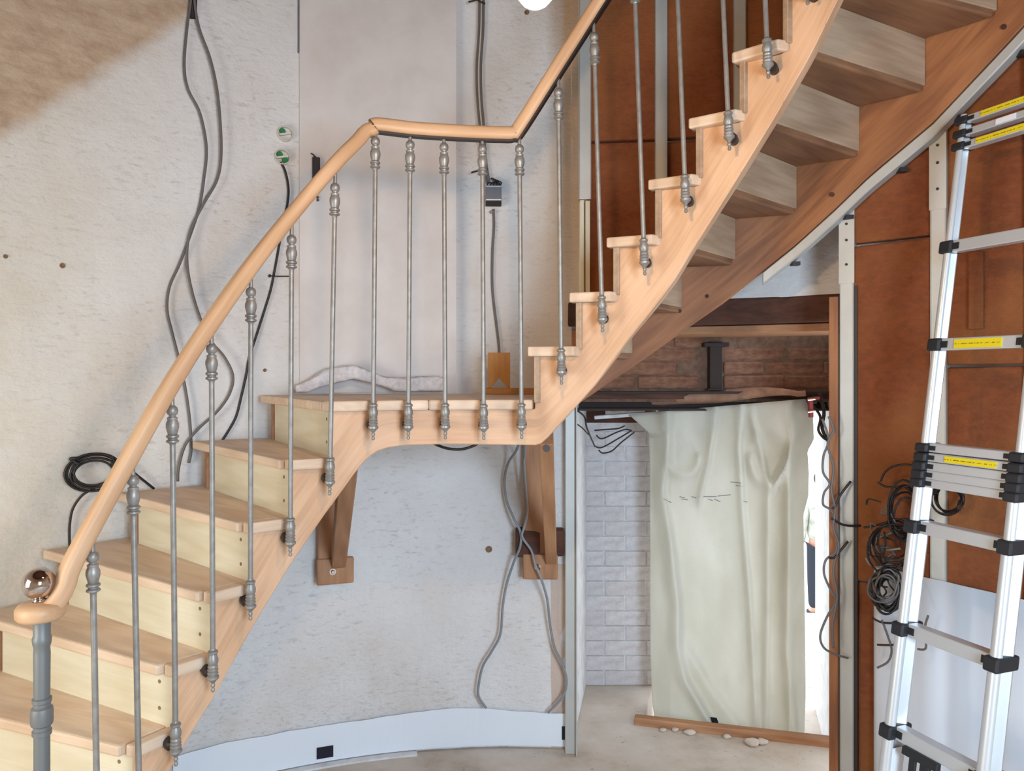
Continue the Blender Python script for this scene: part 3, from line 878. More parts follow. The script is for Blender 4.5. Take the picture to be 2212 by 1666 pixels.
# under the landing
cable('cable', [P(930, 955, 2.75), P(962, 968, 2.72), P(995, 971, 2.7), P(1024, 963, 2.7), P(1040, 952, 2.72)], 'black cable sagging just below the landing edge', 'cable_black', .005)
cable('cable', wall_pts([(1126, 935, .3), (1116, 972, .16), (1098, 1000), (1090, 1035), (1094, 1080), (1110, 1120, .09), (1124, 1150, .105), (1124, 1180, .11), (1110, 1215, .09), (1095, 1260), (1086, 1310), (1081, 1370), (1062, 1408), (1043, 1440), (1034, 1480), (1034, 1505), (1050, 1530)], .06),
      'pale grey cable swinging left in front of the white wall below the landing', 'cable_light', .0058)
cable('cable', wall_pts([(1134, 935, .3), (1134, 980, .16), (1132, 1000, .13), (1136, 1060, .1), (1139, 1105, .1), (1132, 1140, .12), (1128, 1160, .12), (1148, 1190, .12), (1156, 1220, .13), (1168, 1248, .13), (1182, 1295, .08), (1188, 1350), (1198, 1400), (1215, 1435), (1224, 1470), (1216, 1505), (1184, 1540)], .055),
      'pale grey cable swinging right beside the corner profile', 'cable_light', .0058)
ws = [[(1288, 940), (1300, 948), (1330, 935), (1350, 928), (1364, 930)], [(1285, 964), (1300, 967), (1335, 948), (1365, 930)], [(1293, 972), (1302, 979), (1322, 974), (1342, 956), (1370, 934)], [(1284, 930), (1310, 928), (1335, 926), (1350, 920)]]
wl = cable('cable_bunch', [P(x, y, 3.72 - .0006 * (x - 1288)) for x, y in ws[2]], 'four thin black wires looping out beside the left end of the dust sheet', 'cable_black', .0036)
for q in ws[:2] + ws[3:]: cable('wire', [P(x, y, 3.74 - .0006 * (x - 1288)) for x, y in q], None, 'cable_black', .0036, parent=wl)
cable('wire', [P(1243, 885, 3.45), P(1262, 900, 3.45), P(1268, 925, 3.46), P(1285, 965, 3.7)], None, 'cable_black', .004, parent=wl)
cable('wire', [P(1240, 912, 3.45), P(1258, 925, 3.45), P(1272, 940, 3.5)], None, 'cable_black', .003, parent=wl)
# looping cables along the stud
yq = lambda x: Wt(x).y - .012
lc = cable('cable_bunch', [P(x, y, yq(1805) - .03) for x, y in [(1776, 905), (1790, 950), (1779, 985), (1778, 1020), (1792, 1045), (1780, 1065), (1778, 1090), (1792, 1100), (1806, 1120), (1810, 1150), (1806, 1190), (1784, 1210), (1780, 1240), (1794, 1275), (1806, 1300), (1788, 1330), (1772, 1372), (1780, 1400), (1808, 1415), (1832, 1422)]],
      'thin grey cables looping down beside the steel stud of the partition', 'cable', .0042)
for q in ([(1790, 900), (1800, 930), (1788, 960), (1800, 1010), (1796, 1060), (1804, 1100), (1800, 1140), (1812, 1180), (1800, 1230), (1808, 1290), (1798, 1350), (1800, 1400)],
          [(1838, 1040), (1815, 1070), (1806, 1090), (1798, 1100)], [(1796, 1120), (1822, 1134), (1856, 1136), (1905, 1130)], [(1832, 1170), (1815, 1190), (1802, 1205), (1790, 1205)]):
    cable('wire', [P(x, y, yq(1805) - .035) for x, y in q], None, 'cable' if len(q) != 4 else 'cable_black', .0045, parent=lc)
# tangle between ladder and partition
tg = empty('cable_tangle', (Wt(1925).x, Wt(1925).y - .1, EYE - (1200 - HY) * Wt(1925).y / F), 'tangled black coils of cable hanging on the brown insulation behind the ladder', 'cable')
rnd = random.Random(3)
def coil_at(px, py, rx, ry, n, dep, mat='cable_black', r=.0038):
    y0 = Wt(px).y - dep; pts = []
    for k in range(n):
        ox, oy, sx, sy = rnd.uniform(-.25, .25), rnd.uniform(-.25, .25), rnd.uniform(.75, 1.1), rnd.uniform(.75, 1.1)
        for i in range(9):
            a = 2 * PI * i / 9
            pts.append(P(px + rx * (ox + sx * math.cos(a)), py + ry * (oy + sy * math.sin(a)), y0 + rnd.uniform(-.025, .025)))
    m = MB(); m.tube(spline(pts, 3), r, 5); obj('coil', m, M[mat], tg, smooth=True)
coil_at(1918, 1275, 28, 44, 14, .10)
coil_at(1912, 1265, 30, 36, 7, .12, 'cable')
coil_at(1925, 1180, 44, 50, 5, .09)
coil_at(1955, 1110, 34, 60, 6, .07)
coil_at(2050, 1075, 36, 34, 4, .06)
for q, mt in (([(1985, 1008), (1955, 1004), (1930, 1008), (1912, 1020), (1902, 1040)], 'cable_black'), ([(1980, 1046), (1950, 1052), (1915, 1052), (1896, 1042)], 'cable_black'),
          ([(1866, 1140), (1890, 1136), (1920, 1128), (1960, 1122), (1990, 1128)], 'cable_black'), ([(1876, 1195), (1884, 1170), (1915, 1155), (1945, 1145)], 'cable_light'), ([(1876, 1165), (1885, 1180), (1915, 1188), (1945, 1185)], 'cable_light'),
          ([(1870, 1205), (1882, 1222), (1905, 1224), (1930, 1205)], 'cable_light'), ([(1884, 1335), (1905, 1345), (1935, 1346), (1955, 1338)], 'cable_black'), ([(1895, 1393), (1920, 1394), (1950, 1392)], 'cable_black'),
          ([(1905, 1340), (1918, 1375), (1926, 1405), (1918, 1430), (1895, 1443)], 'cable'), ([(2005, 1330), (1997, 1360), (2000, 1400), (1982, 1403)], 'cable')):
    cable('wire', [P(x, y, Wt(x).y - .07) for x, y in q], None, mt, .0038, parent=tg)

for k in range(14):
    x0, y0_ = rnd.uniform(1890, 1950), rnd.uniform(1040, 1310)
    q = [(x0, y0_)]
    for i in range(4): q.append((q[-1][0] + rnd.uniform(-24, 26), q[-1][1] + rnd.uniform(-10, 34)))
    cable('wire', [P(min(max(x, 1872), 1990), y, Wt(x).y - .06 - .01 * (k % 5)) for x, y in q], None, 'cable_black' if k % 4 else 'cable', .0028, parent=tg)

# ------------------------------------------------------------------ wall fittings
for (px, py, lab, two) in ((615, 291, 'upper of the two round cream wall boxes with green inside', 0), (609, 341, 'lower round cream wall box with green inside, above the dark cable', 1)):
    c = W(px, py, .0); n = (Vector((CX, CY, c.z)) - c).normalized(); s = Vector((-n.y, n.x, 0))
    e = empty('wall_box', c, lab, 'junction box')
    m = MB(); m.lathe([(-.03, .028), (-.03, .033), (.022, .033), (.024, .031), (.022, .029), (-.018, .028)], 24, c, n)
    obj('rim', m, M['white_plastic'], e, smooth='edge')
    m = MB(); m.cyl(c - n * .026, c - n * .016, .029, 20); obj('back', m, M['white_plastic'], e)
    for k in range(1 + two):
        m = MB(); m.cyl(c - n * .016 + s * (.012 if k else -.010) + UP * (-.009 if k else .012), c + n * .008 + s * (.013 if k else -.010) + UP * (-.009 if k else .012), .0135, 12)
        obj('green_core', m, M['green'], e, bevel=.002)
    m = MB(); m.box(c + n * .008 + UP * (.0 if not two else .001), s * .026 + UP * .006, UP * .004, n * .008); obj('divider', m, M['white_plastic'], e, bevel=.001)
c = W(1066, 420, .028); n = (Vector((CX, CY, c.z)) - c).normalized(); s = Vector((-n.y, n.x, 0))
e = empty('control_box', c, 'small grey control box on the wall beside the niche board', 'switch box')
m = MB(); m.box(c, s * .036, UP * .036, n * .026); obj('case', m, M['device'], e, bevel=.004)
m = MB()
for dz in (-.03, .03): m.box(c + UP * dz + n * .025, s * .034, UP * .002, n * .003)
obj('trim_line', m, M['alu'], e)
m = MB(); m.box(c - UP * .044, s * .036, UP * .007, n * .022); obj('terminal', m, M['steel_black'], e, bevel=.002)
m = MB()
for k in range(5): m.tube(spline([c + UP * .036 + s * (-.03 + .012 * k), c + UP * .05 + s * (-.03 + .014 * k + .01) + n * .012, c + UP * (.05 + .006 * k) + s * (.03 - .01 * k)], 5), .0035, 5)
obj('wire', m, M['cable_black'], e, smooth=True)
m = MB(); m.cyl(W(1061, 458, .0), W(1061, 458, .016), .008, 10); obj('screw', m, M['chrome'], e)
c = W(683, 365, .03); n = (Vector((CX, CY, c.z)) - c).normalized(); s = Vector((-n.y, n.x, 0))
e = empty('wall_bracket', c, 'small dark bracket with screws on the niche board behind the handrail', 'bracket')
m = MB(); m.box(c, s * .016, UP * .05, n * .008); obj('plate', m, M['iron_dark'], e, bevel=.003)
m = MB(); m.tube(spline([c + UP * .05, c + UP * .06 - s * .01, c + UP * .066 - s * .022], 4), .003, 5); m.cyl(c + UP * .045 - s * .012, c + UP * .045 - s * .012 + n * .016, .005, 8); obj('hook', m, M['iron_dark'], e)
for dy in (427, 433):
    q = W(686, dy, .018); m = MB(); m.cyl(q, q + n * .006, .006, 10); obj('screw', m, M['chrome'], e)

# bulb hanging in the middle of the room
bc = P(1156, -22, 1.40)
e = empty('pendant_bulb', bc, 'bare glowing light bulb hanging at the top of the picture', 'light bulb')
t = NT('glowing_bulb'); t.pr(Base_Color=(1, .9, .75, 1), Emission_Color=(1, .64, .34, 1), Emission_Strength=BULB)
m = MB(); m.lathe([(-.034, .0005), (-.032, .012), (-.026, .022), (-.015, .031), (0, .0345), (.014, .032), (.026, .026), (.038, .018), (.048, .014)], 24, bc); obj('bulb', m, t.m, e, smooth=True)
m = MB(); m.lathe([(.047, .0145), (.05, .018), (.085, .018), (.1, .012), (.11, .006)], 18, bc); obj('lamp_holder', m, M['black_plastic'], e, smooth='edge')
m = MB(); m.tube([bc + UP * .1, bc + UP * .8, Vector((bc.x, bc.y, ZT))], .0035, 6); obj('cord', m, M['cable_black'], e)

# ------------------------------------------------------------------ things on the landing
def fleece():
    m = MB(); pth = [(638, 838), (668, 826), (700, 806), (735, 797), (770, 797), (800, 808), (830, 820), (865, 822), (900, 820), (935, 818), (962, 822)]
    C_ = spline([P(x, y, circle_y(x, R - .07) - .02) for x, y in pth], 5)
    nn = 20
    for i, c in enumerate(C_):
        n = Vector((c.x - CX, c.y - CY, 0)).normalized()
        bot = LAND + .010
        hump = max(0, 1 - abs(c.x - P(752, 0, 3.2).x) / .17)
        lo = bot + .055 * hump ** .7 if hump > 0 else bot
        for k in range(nn):
            a = 2 * PI * k / nn
            z = c.z + .01 + (c.z - lo) * .0
            top, base = c.z + .012, lo
            zc, hz = (top + base) / 2, max((top - base) / 2, .010)
            jit = .007 * noise.noise((i * .45, k * .7, 2.2)) + .004 * noise.noise((i * 1.7, k * 1.9, 6))
            m.v.append(Vector((c.x, c.y, 0)) + n * (math.copysign(abs(math.cos(a)) ** .6, math.cos(a)) * .03 + jit) + UP * (zc + math.copysign(abs(math.sin(a)) ** .5, math.sin(a)) * hz + (jit if math.sin(a) > -.3 else abs(jit) * .3)))
    for i in range(len(C_) - 1):
        for k in range(nn): l = (k + 1) % nn; m.f.append((i * nn + k, i * nn + l, (i + 1) * nn + l, (i + 1) * nn + k))
    m.f += [tuple(range(nn)), tuple(range((len(C_) - 1) * nn, len(C_) * nn))]
    o = obj('fleece_roll', m, M['fleece'], smooth=True, label='crumpled white fleece strip lying along the back of the landing', cat='fleece')
fleece()
m = MB(); a, b = P(1046, 838, 3.30), P(1160, 838, 3.24); m.beam(Vector((a.x, a.y, LAND + .0155)), Vector((b.x, b.y, LAND + .0155)), .035, .026)
strip = obj('wood_strip', m, M['orange_board'], bevel=.002, grain=(1, 0, 0), label='thin wooden strip lying at the back of the landing under the notched board', cat='wood strip')
y0 = 3.28; x0, x1 = P(1054, 0, y0).x, P(1102, 0, y0).x
zb, ztp = LAND + .029, EYE - (762 - HY) * y0 / F
poly = [(x0, zb), (x0 + .012, zb), (x0 + .047, zb + .042), (x0 + .084, zb), (x1, zb), (x1, ztp), (x0, ztp)]
m = MB(); n = len(poly); m.add([(p[0], y0 - .012, p[1]) for p in poly] + [(p[0], y0 + .012, p[1]) for p in poly], [tuple(range(n)), tuple(range(2 * n - 1, n - 1, -1))] + [(i, (i + 1) % n, n + (i + 1) % n, n + i) for i in range(n)])
obj('notched_board', m, M['orange_board'], bevel=.0015, grain=(0, 0, 1), label='small upright orange wooden board with a triangular notch on the landing', cat='board')

# ------------------------------------------------------------------ paper strip at the foot of the wall
top = [(395, 1630), (480, 1606), (560, 1592), (690, 1569), (760, 1559), (830, 1549), (900, 1538), (970, 1531), (1050, 1530), (1130, 1538), (1238, 1544)]
topz = [(phi_of(W(x, y)), EYE - (y - HY) * circle_y(x, R - .014) / F) for x, y in top]
def paper():
    a, b = phi_of(W(372, 800)), phi_of(W(1238, 800)); n = 60; m = MB()
    for r in (R - .014, R - .0115):
        for i in range(n + 1):
            ph = a + (b - a) * i / n
            zt_ = lerp_table(topz, ph)[0] + .004 * noise.noise((i * .35, 3, 1))
            m.v += [Vector((*on_circle(ph, r), .012)), Vector((*on_circle(ph, r - .003 * (1 + noise.noise((i * .2, 1, 7)))), zt_))]
    k = 2 * (n + 1)
    for i in range(n):
        q = 2 * i; m.f += [(q, q + 2, q + 3, q + 1), (k + q, k + q + 1, k + q + 3, k + q + 2), (q + 1, q + 3, k + q + 3, k + q + 1), (q, k + q, k + q + 2, q + 2)]
    return obj('paper_strip', m, M['paper'], label='white paper strip taped along the foot of the curved wall', cat='paper')
ps = paper()
for x0, x1, y0, y1 in ((683, 719, 1616, 1641), (1214, 1239, 1569, 1598)):
    z = lambda y, x: EYE - (y - HY) * circle_y(x, R - .016) / F
    curved('tape', x0, x1, z(y1, x0), z(y0, x0), R - .018, R - .0165, M['tape'], ps, n=3)

# ------------------------------------------------------------------ dust sheet in the passage
def sheet_mat():
    t = NT('cream_dust_sheet')
    g = t.objc()
    c = t.ramp(t.noise(t.map(g, (2, 2, 1)), 3, 4), [(.3, rgb(230, 229, 222)), (.7, rgb(219, 217, 207))])
    wv = t.noise(t.map(g, (30, 30, 260)), 1.5, 3, .6)
    c = t.mix(t.math('MULTIPLY', wv, .16), c, rgb(176, 168, 150))
    t.pr(Base_Color=c, Roughness=.9)
    t.bump(wv, .12, .003)
    out = t.t.nodes['Material Output']
    tr = t.n('BsdfTranslucent', Color=c); mx = t.n('MixShader', Fac=.55)
    t.t.links.new(t.b.outputs[0], mx.inputs[1]); t.t.links.new(tr.outputs[0], mx.inputs[2]); t.t.links.new(mx.outputs[0], out.inputs[0])
    return t.m
M['sheet'] = sheet_mat()
L_ = [(890, 1352), (935, 1402), (1000, 1404), (1250, 1404), (1420, 1405), (1500, 1408), (1560, 1414), (1640, 1425)]
R_ = [(868, 1742), (900, 1756), (950, 1758), (975, 1744), (1020, 1747), (1070, 1746), (1112, 1735), (1300, 1738), (1500, 1740), (1600, 1737)]
RIDGE = [  # folds: picture points (y, x), width px, height m
    ([(880, 1440), (960, 1440), (1060, 1428), (1180, 1448), (1300, 1462), (1400, 1462), (1470, 1478), (1560, 1530), (1600, 1560)], 20, .055),
    ([(1400, 1480), (1500, 1540), (1600, 1620)], 26, .025),
    ([(880, 1545), (950, 1538), (1000, 1530), (1080, 1512)], 11, .022), ([(880, 1600), (960, 1596), (1100, 1604), (1300, 1620), (1600, 1636)], 12, .024), ([(900, 1625), (960, 1640), (1050, 1660), (1140, 1660), (1600, 1655)], 13, .02),
    ([(940, 1716), (980, 1706), (1050, 1672)], 12, .026), ([(1000, 1704), (1200, 1703), (1420, 1700), (1600, 1720)], 16, .032)]
def sheet_y(px, py):
    xl, xr = lerp_table(L_, py)[0], lerp_table(R_, py)[0]
    u = (px - xl) / (xr - xl); v = min(1, max(0, (py - 880) / 720))
    d = 0
    for pts, w_, h in RIDGE:
        if py < pts[0][0] - 40 or py > pts[-1][0] + 30: continue
        cx = lerp_table(pts, min(max(py, pts[0][0]), pts[-1][0]))[0]
        fade = min(1, (py - pts[0][0] + 40) / 40, (pts[-1][0] + 30 - py) / 30)
        q_ = (px - cx) / (w_ * .8); d += 1.35 * h * fade * (math.exp(-q_ * q_) if q_ < 0 else math.exp(-(q_ * 1.7) ** 2))
    d += .012 * noise.noise((px * .012, py * .004, 4)) + .007 * noise.noise((px * .035, py * .015, 9))
    turn = .11 * max(0, (1450 - px) / 45) ** 1.2 * (1 if py > 940 else .3) + .11 * max(0, (px - 1704) / 40) ** .8
    for cx_, cy_, rx_, ry_, h_ in ((1475, 985, 34, 40, .03), (1660, 985, 40, 60, .035)):   # swags under the top edge
        q = math.hypot((px - cx_) / rx_, (py - cy_) / ry_); d += h_ * math.exp(-((q - 1) * 4) ** 2) * (1 if py > cy_ else .3)
    return 3.785 - .20 * u + .09 * v - d + turn
def sheet():
    nu, nv = 130, 100; m = MB()
    for j in range(nv + 1):
        for i in range(nu + 1):
            u, v = i / nu, j / nv
            yt = 896 + (862 - 896) * u; yb = 1590 + 45 * u
            py = yt + (yb - yt) * v
            xl, xr = lerp_table(L_, py)[0], lerp_table(R_, py)[0]
            px = xl + (xr - xl) * u
            m.v.append(P(px, py, sheet_y(px, py)))
    for j in range(nv):
        for i in range(nu): a = j * (nu + 1) + i; m.f.append((a, a + 1, a + nu + 2, a + nu + 1))
    return obj('dust_sheet', m, M['sheet'], smooth=True, solid=.002, label='creased cream dust sheet hung across the doorway of the passage', cat='curtain')
ds = sheet()
m = MB(); m.hexa([P(1534, 1550, 3.745), P(1548, 1550, 3.745), P(1546, 1572, 3.80), P(1562, 1572, 3.80)] + [p + Vector((0, -.004, .0)) for p in (P(1534, 1550, 3.745), P(1548, 1550, 3.745), P(1546, 1572, 3.80), P(1562, 1572, 3.80))])
m = MB(); m.add([P(1534, 1549, 3.74), P(1548, 1551, 3.74), P(1556, 1572, 3.75), P(1540, 1570, 3.75)] + [p + Vector((0, -.003, 0)) for p in (P(1534, 1549, 3.74), P(1548, 1551, 3.74), P(1556, 1572, 3.75), P(1540, 1570, 3.75))], [(3, 2, 1, 0), (4, 5, 6, 7), (0, 1, 5, 4), (1, 2, 6, 5), (2, 3, 7, 6), (3, 0, 4, 7)])
obj('tape', m, M['tape'], ds)
m = MB()
for q in (((1468, 1073), (1480, 1076)), ((1434, 1078), (1450, 1086)), ((1472, 1078), (1486, 1080)), ((1494, 1073), (1504, 1076)), ((1530, 1078), (1540, 1082)), ((1542, 1078), (1556, 1084)), ((1550, 1072), (1578, 1069)), ((1578, 1041), (1600, 1044)), ((1590, 1049), (1604, 1051)), ((1606, 1083), (1614, 1085)), ((1506, 1073), (1548, 1073))):
    m.tube([P(q[0][0] + (q[1][0] - q[0][0]) * i / 3, q[0][1] + (q[1][1] - q[0][1]) * i / 3, sheet_y(q[0][0] + (q[1][0] - q[0][0]) * i / 3, q[0][1]) - .002) for i in range(4)], .0017, 5)
obj('stitch_line', m, M['device'], ds)
# batten the sheet hangs from, folded sheet on top, clamp
m = MB(); m.beam(P(1284, 902, 3.93), P(1762, 868, 3.80), .05, .018)
bt = obj('batten', m, M['white_paint'], bevel=.003, label='white painted batten that carries the dust sheet', cat='batten')
m = MB(); pp = []
for i in range(25):
    t = i / 24; x = 1352 + (1740 - 1352) * t
    y = 897 - 34 * t - 9 - 13 * math.sin(PI * min(1, t * 1.05)) ** .6 * (1 + .25 * math.sin(t * 9))
    pp.append(P(x, y - 4, 3.84 - .20 * t - .005))
m.tube(pp, [.012 + .022 * math.sin(PI * min(.97, .05 + i / 24)) for i in range(25)], 9)
M['sheet_brown'] = plain('dusty_brown_cloth', rgb(168, 128, 104), .95, 0, 1, rgb(128, 92, 72), .3, 12)
obj('rolled_cloth', m, M['sheet_brown'], smooth=True, label='dusty brown cloth rolled on top of the dust sheet batten', cat='cloth')
m = MB(); m.sphere(P(1328, 878, 3.83), .045, 14, 9, (1, 1, .6)); obj('cloth_ball', m, M['sheet_brown'], smooth=True, label='round bunched end of brown cloth left above the batten', cat='cloth')
e = empty('clamp', P(1752, 880, 3.56), 'red clamp at the right end of the batten', 'clamp')
m = MB(); m.beam(P(1750, 860, 3.56), P(1752, 902, 3.56), .02, .02); m.beam(P(1746, 862, 3.56), P(1770, 860, 3.56), .02, .014); obj('jaw', m, M['red'], e, bevel=.003)
m = MB()
for y in (864, 890): m.cyl(P(1744, y, 3.545), P(1760, y - 2, 3.545), .007, 8)
obj('spindle', m, M['chrome'], e)
for i, (x, y, s_) in enumerate(((1432, 1577, .018), (1458, 1577, .02), (1490, 1583, .026), (1570, 1592, .02), (1625, 1604, .034), (1645, 1603, .03), (1398, 1561, .012))):
    Y = (EYE - s_ * .25) * F / (y - HY); m = MB(); c = P(x, y, Y); c.z = s_ * .3
    m.sphere(c, s_, 10, 6, (1, 1, .45))
    m.v = [v + Vector((noise.noise(v * 40), noise.noise(v * 40 + Vector((5, 0, 0))), .4 * noise.noise(v * 30))) * s_ * .35 for v in m.v]
    lab = ['plaster crumb left of the pair at the sill', 'rounded plaster crumb second from left at the sill', 'larger plaster crumb third from left at the sill', 'flat plaster crumb near the middle of the sill', 'biggest lump of plaster in front of the sill', 'plaster lump just right of the biggest one', 'tiny plaster crumb at the left end of the sill'][i]
    obj('plaster_lump', m, M['concrete'], smooth=True, label=lab, cat='plaster', group='plaster crumbs along the sill')
m = MB(); m.tube(spline([P(1752, 872, 3.62), P(1772, 900, 3.6), P(1768, 930, 3.6), P(1785, 950, 3.58), P(1796, 940, 3.58)], 5), .006, 6); m.tube(spline([P(1770, 850, 3.6), P(1780, 890, 3.6), P(1776, 925, 3.6), P(1790, 955, 3.58)], 5), .008, 6)
obj('cable_bunch', m, M['cable_black'], smooth=True, label='short dark cables bunched beside the red clamp', cat='cable')

# ------------------------------------------------------------------ telescopic ladder
ld = empty('ladder', (1.05, 2.28, 0), 'aluminium telescopic ladder with black collars leaning at the right', 'ladder')
S_ = 2.35 / 2.2
rv = Vector((.0986, -.266, 0)) * S_; rdir = rv.normalized(); md = Vector((-rdir.y, rdir.x, 0)); md = md if md.x > 0 else -md
A = .1565
L0 = Vector((1.172 * S_, 2.2 * S_, EYE - 327 * 2.2 * S_ / F))
up_l = (md * A + UP).normalized()
def lz(py):                                      # height parameter along the left rail for a picture row
    lo, hi = -2.5, 2.5
    for _ in range(50):
        m_ = (lo + hi) / 2; q = L0 + up_l * m_
        if HY - (q.z - EYE) * F / q.y > py: lo = m_
        else: hi = m_
    return lo
zfoot = -L0.z / up_l.z
def rail_section(s0, s1, w_, side):
    """double-lobed tube along the ladder"""
    o = L0 + rv * side
    prof = []; r = w_ * .215; e = w_ * .5 - r
    for k in range(9): a = -PI / 2 + PI * k / 8 * 1.0; prof.append((e + r * math.cos(a), r * 1.15 * math.sin(a)))
    prof.append((0, r * .2))
    for k in range(9): a = PI / 2 + PI * k / 8; prof.append((-e + r * math.cos(a), r * 1.15 * math.sin(a)))
    prof.append((0, -r * .2))
    nrm = rdir
    m = MB(); n = len(prof)
    for s in (s0, s1):
        for a, b in prof: m.v.append(o + up_l * s + md * a + nrm * b)
    for k in range(n): l = (k + 1) % n; m.f.append((k, l, n + l, n + k))
    m.f += [tuple(range(n - 1, -1, -1)), tuple(range(n, 2 * n))]
    obj('rail', m, M['alu'], ld, smooth='edge')
rows = [262, 291, 318, 535, 745, 966, 986, 1005, 1023, 1041, 1136, 1356, 1576, 1800]
zs = [lz(y) for y in rows]
widths = [.040, .041, .042, .044, .047, .050, .053, .056, .059, .062, .065, .069, .073, .077]
def yellow_sticker():
    t = NT('yellow_warning_sticker')
    g = t.objc(); _, _, z = t.sep(g)
    ln = t.math('LESS_THAN', t.math('ABSOLUTE', t.math('SUBTRACT', t.math('MULTIPLY', z, 1), 0)), .0016)
    dash = t.math('GREATER_THAN', t.noise(t.map(g, (60, 60, 30)), 3, 2), .48)
    c = t.mix(t.math('MULTIPLY', t.math('MULTIPLY', ln, dash), .75), rgb(226, 204, 28), rgb(80, 70, 20))
    t.pr(Base_Color=c, Roughness=.45); return t.m
M['yellow'] = yellow_sticker()
for i, s in enumerate(zs):
    nxt = zs[i - 1] if i else s + .03
    if abs(nxt - s) > .04 or i == 0:
        for side in (0, 1): rail_section(s if i else s, nxt if i else s + .02, widths[i], side)
    hh = .012 if (i in (0, 1, 2) or 5 <= i <= 9) else .019
    if 5 <= i <= 9: hh = .0128
    a, b = L0 + up_l * s, L0 + rv + up_l * s
    m = MB(); m.box((a + b) / 2 - md * .0, rv * .5 - rdir * .0, md * .019, up_l * hh)
    ru = obj('rung', m, M['alu'], ld, bevel=.003)
    for side, q in ((0, a), (1, b)):
        m = MB(); m.box(q, rdir * .022, md * (widths[i] * .5 + .008), up_l * (hh + .001)); obj('collar', m, M['black_plastic'], ru, bevel=.006)
        sg = 1 if side == 0 else -1
        m = MB(); m.box(q + rdir * sg * .032 - md * .019, rdir * .011, md * .002, up_l * hh * .55); obj('button', m, M['black_plastic'], ru, bevel=.001)
    def sticker(f0, f1, mt):
        m = MB(); c = a + rv * (f0 + f1) / 2 - md * .0205; m.box(c, rv * (f1 - f0) / 2, md * .0012, up_l * hh * .72); obj('sticker', m, M[mt], ru)
    if i == 0: sticker(.22, .92, 'yellow')
    if i == 1: sticker(.4, .6, 'paper')
    if i == 2: sticker(.2, .92, 'yellow')
    if i == 4: sticker(.22, .72, 'yellow')
    if i == 6: sticker(.26, .8, 'yellow')
for side in (0, 1):
    rail_section(zfoot + .03, zs[-1], widths[-1] + .003, side)
    m = MB(); q = L0 + rv * side + up_l * zfoot; m.box(q + up_l * .022 + UP * .0, rdir * .03, md * .05, UP * .022); obj('foot', m, M['black_plastic'], ld, bevel=.005)
m = MB(); c = L0 + up_l * (zs[12] - .10) + rdir * .0195; m.box(c, md * .022, rdir * .001, up_l * .055); obj('label', m, M['paper'], ld)
s = zs[12]; c = L0 + rv * .38 + up_l * (s - .03) - md * .022
m = MB(); m.box(c, rv * .2, md * .008, up_l * .012); m.box(c - up_l * .05 - rv * .08, rdir * .012, md * .004, up_l * .06); m.box(c - up_l * .05 + rv * .06, rdir * .016, md * .006, up_l * .06)
obj('strap', m, M['black_plastic'], ld, bevel=.003)

# white film on the foot of the partition
def film():
    t = NT('thin_white_film'); t.pr(Base_Color=rgb(222, 224, 230), Roughness=.5)
    out = t.t.nodes['Material Output']; tr = t.n('BsdfTransparent'); mx = t.n('MixShader', Fac=.28)
    t.t.links.new(t.b.outputs[0], mx.inputs[1]); t.t.links.new(tr.outputs[0], mx.inputs[2]); t.t.links.new(mx.outputs[0], out.inputs[0])
    m = MB(); tab = [(1888, 1222), (2040, 1256), (2215, 1296), (2330, 1322)]; n = 60
    for i in range(n + 1):
        px = 1890 + (2330 - 1890) * i / n; q = Wt(px) - Wn(px) * (.012 + .006 * noise.noise((i * .22, 0, 0)) + .004 * math.sin(i * .5))
        ztp = EYE - (lerp_table(tab, px)[0] - HY) * q.y / F
        m.v += [v3(q, .01), v3(q - Wn(px) * .006 * noise.noise((i * .3, 4, 0)), ztp * .5), v3(q, ztp)]
    for i in range(n):
        for k in (0, 1): a = 3 * i + k; m.f.append((a, a + 3, a + 4, a + 1))
    obj('plastic_film', m, t.m, smooth=True, solid=.001, label='thin white film fixed over the foot of the brown partition', cat='film')
film()

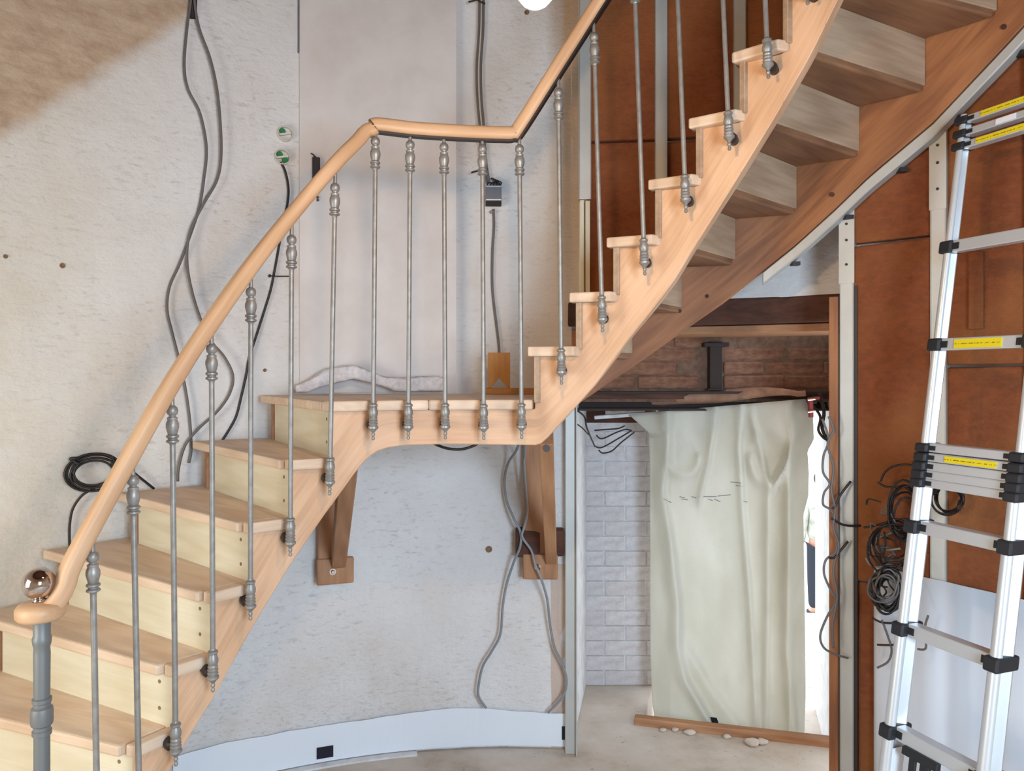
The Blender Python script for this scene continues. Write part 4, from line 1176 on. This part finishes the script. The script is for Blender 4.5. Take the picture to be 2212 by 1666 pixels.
# ------------------------------------------------------------------ person outside, seen past the sheet
def skinned(name, chain, edges, mat, parent, sub=2, root=0):
    me = bpy.data.meshes.new(name); o_ = ORG[parent] if parent else Vector()
    me.from_pydata([Vector(c[0]) - o_ for c in chain], edges, [])
    o = bpy.data.objects.new(name, me); COL.objects.link(o); ORG[o] = o_.copy(); o.parent = parent
    me.materials.append(mat)
    md_ = o.modifiers.new('skin', 'SKIN'); md_.use_smooth_shade = True
    for i, c in enumerate(chain):
        d = me.skin_vertices[0].data[i]; r = c[1]; d.radius = (r, r) if not isinstance(r, tuple) else r; d.use_root = i == root
    s = o.modifiers.new('sub', 'SUBSURF'); s.levels = s.render_levels = sub
    return o
def person():
    Y = 9.3; x = (1775 - HX) * Y / F; g = -1.25
    M['skin'] = plain('skin', rgb(200, 150, 126), .6); M['jacket'] = plain('pale_grey_jacket', rgb(190, 192, 180), .85, 0, 1, rgb(150, 152, 142), .2, 10)
    M['trousers'] = plain('dark_blue_trousers', rgb(38, 44, 56), .85); M['hair'] = plain('brown_hair', rgb(70, 50, 38), .8)
    B = Vector((x, Y, g))
    e = empty('person', B, 'person in a pale jacket and dark trousers standing outside with the back turned', 'person')
    V = lambda a, b, c: B + Vector((a, b, c))
    body = [(V(0, 0, .95), .12), (V(0, 0, 1.12), .115), (V(0, 0, 1.32), .13), (V(0, .0, 1.45), .075), (V(0, 0, 1.52), .05), (V(0, .015, 1.62), (.075, .09)), (V(0, .01, 1.70), (.07, .085))]
    ed = [(i, i + 1) for i in range(6)]
    for s in (-1, 1):
        b = len(body); body += [(V(s * .17, 0, 1.40), .055), (V(s * .215, .01, 1.14), .043), (V(s * .225, .05, .90), .032), (V(s * .225, .06, .83), (.03, .018)), (V(s * .225, .065, .75), (.022, .012))]
        ed += [(2, b), (b, b + 1), (b + 1, b + 2), (b + 2, b + 3), (b + 3, b + 4)]
        b = len(body); body += [(V(s * .09, 0, .86), .085), (V(s * .1, .0, .48), .058), (V(s * .1, -.02, .09), .04), (V(s * .1, .12, .035), .032)]
        ed += [(0, b), (b, b + 1), (b + 1, b + 2), (b + 2, b + 3)]
    skinned('body', body, ed, M['skin'], e)
    for s in (-1, 1):
        for q in range(5):
            a = V(s * .225 + (q - 2) * .006 * 0, .05 + (q - 2) * .014, .765); l = (.05, .07, .078, .07, .055)[q]
            skinned('finger', [(a, .0085), (a + Vector((0, .004, -l * .5)), .008), (a + Vector((0, .014, -l)), .0065)], [(0, 1), (1, 2)], M['skin'], e, 1)
    jk = [(V(0, 0, .88), (.19, .13)), (V(0, 0, 1.05), (.18, .13)), (V(0, 0, 1.3), (.19, .13)), (V(0, 0, 1.46), (.09, .08))]; ej = [(0, 1), (1, 2), (2, 3)]
    for s in (-1, 1):
        b = len(jk); jk += [(V(s * .18, 0, 1.40), .075), (V(s * .225, .01, 1.14), .062), (V(s * .232, .05, .90), .05)]; ej += [(2, b), (b, b + 1), (b + 1, b + 2)]
    skinned('jacket', jk, ej, M['jacket'], e)
    tr = [(V(0, 0, .96), (.16, .12))]; et = []
    for s in (-1, 1):
        b = len(tr); tr += [(V(s * .085, 0, .82), .1), (V(s * .1, 0, .48), .078), (V(s * .1, -.015, .10), .066)]; et += [(0, b), (b, b + 1), (b + 1, b + 2)]
    skinned('trousers', tr, et, M['trousers'], e)
    for s in (-1, 1):
        m = MB(); m.sphere(V(s * .1, .06, .035), .05, 12, 8, (1, 1, .7)); m.v = [Vector((v.x, B.y + (v.y - B.y) * 2.2 - .07, v.z)) for v in m.v]; obj('shoe', m, M['trousers'], e, smooth=True)
    m = MB(); m.sphere(V(0, -.012, 1.685), .098, 16, 10, (1, 1, 1.05)); obj('hair', m, M['hair'], e, smooth=True)
person()
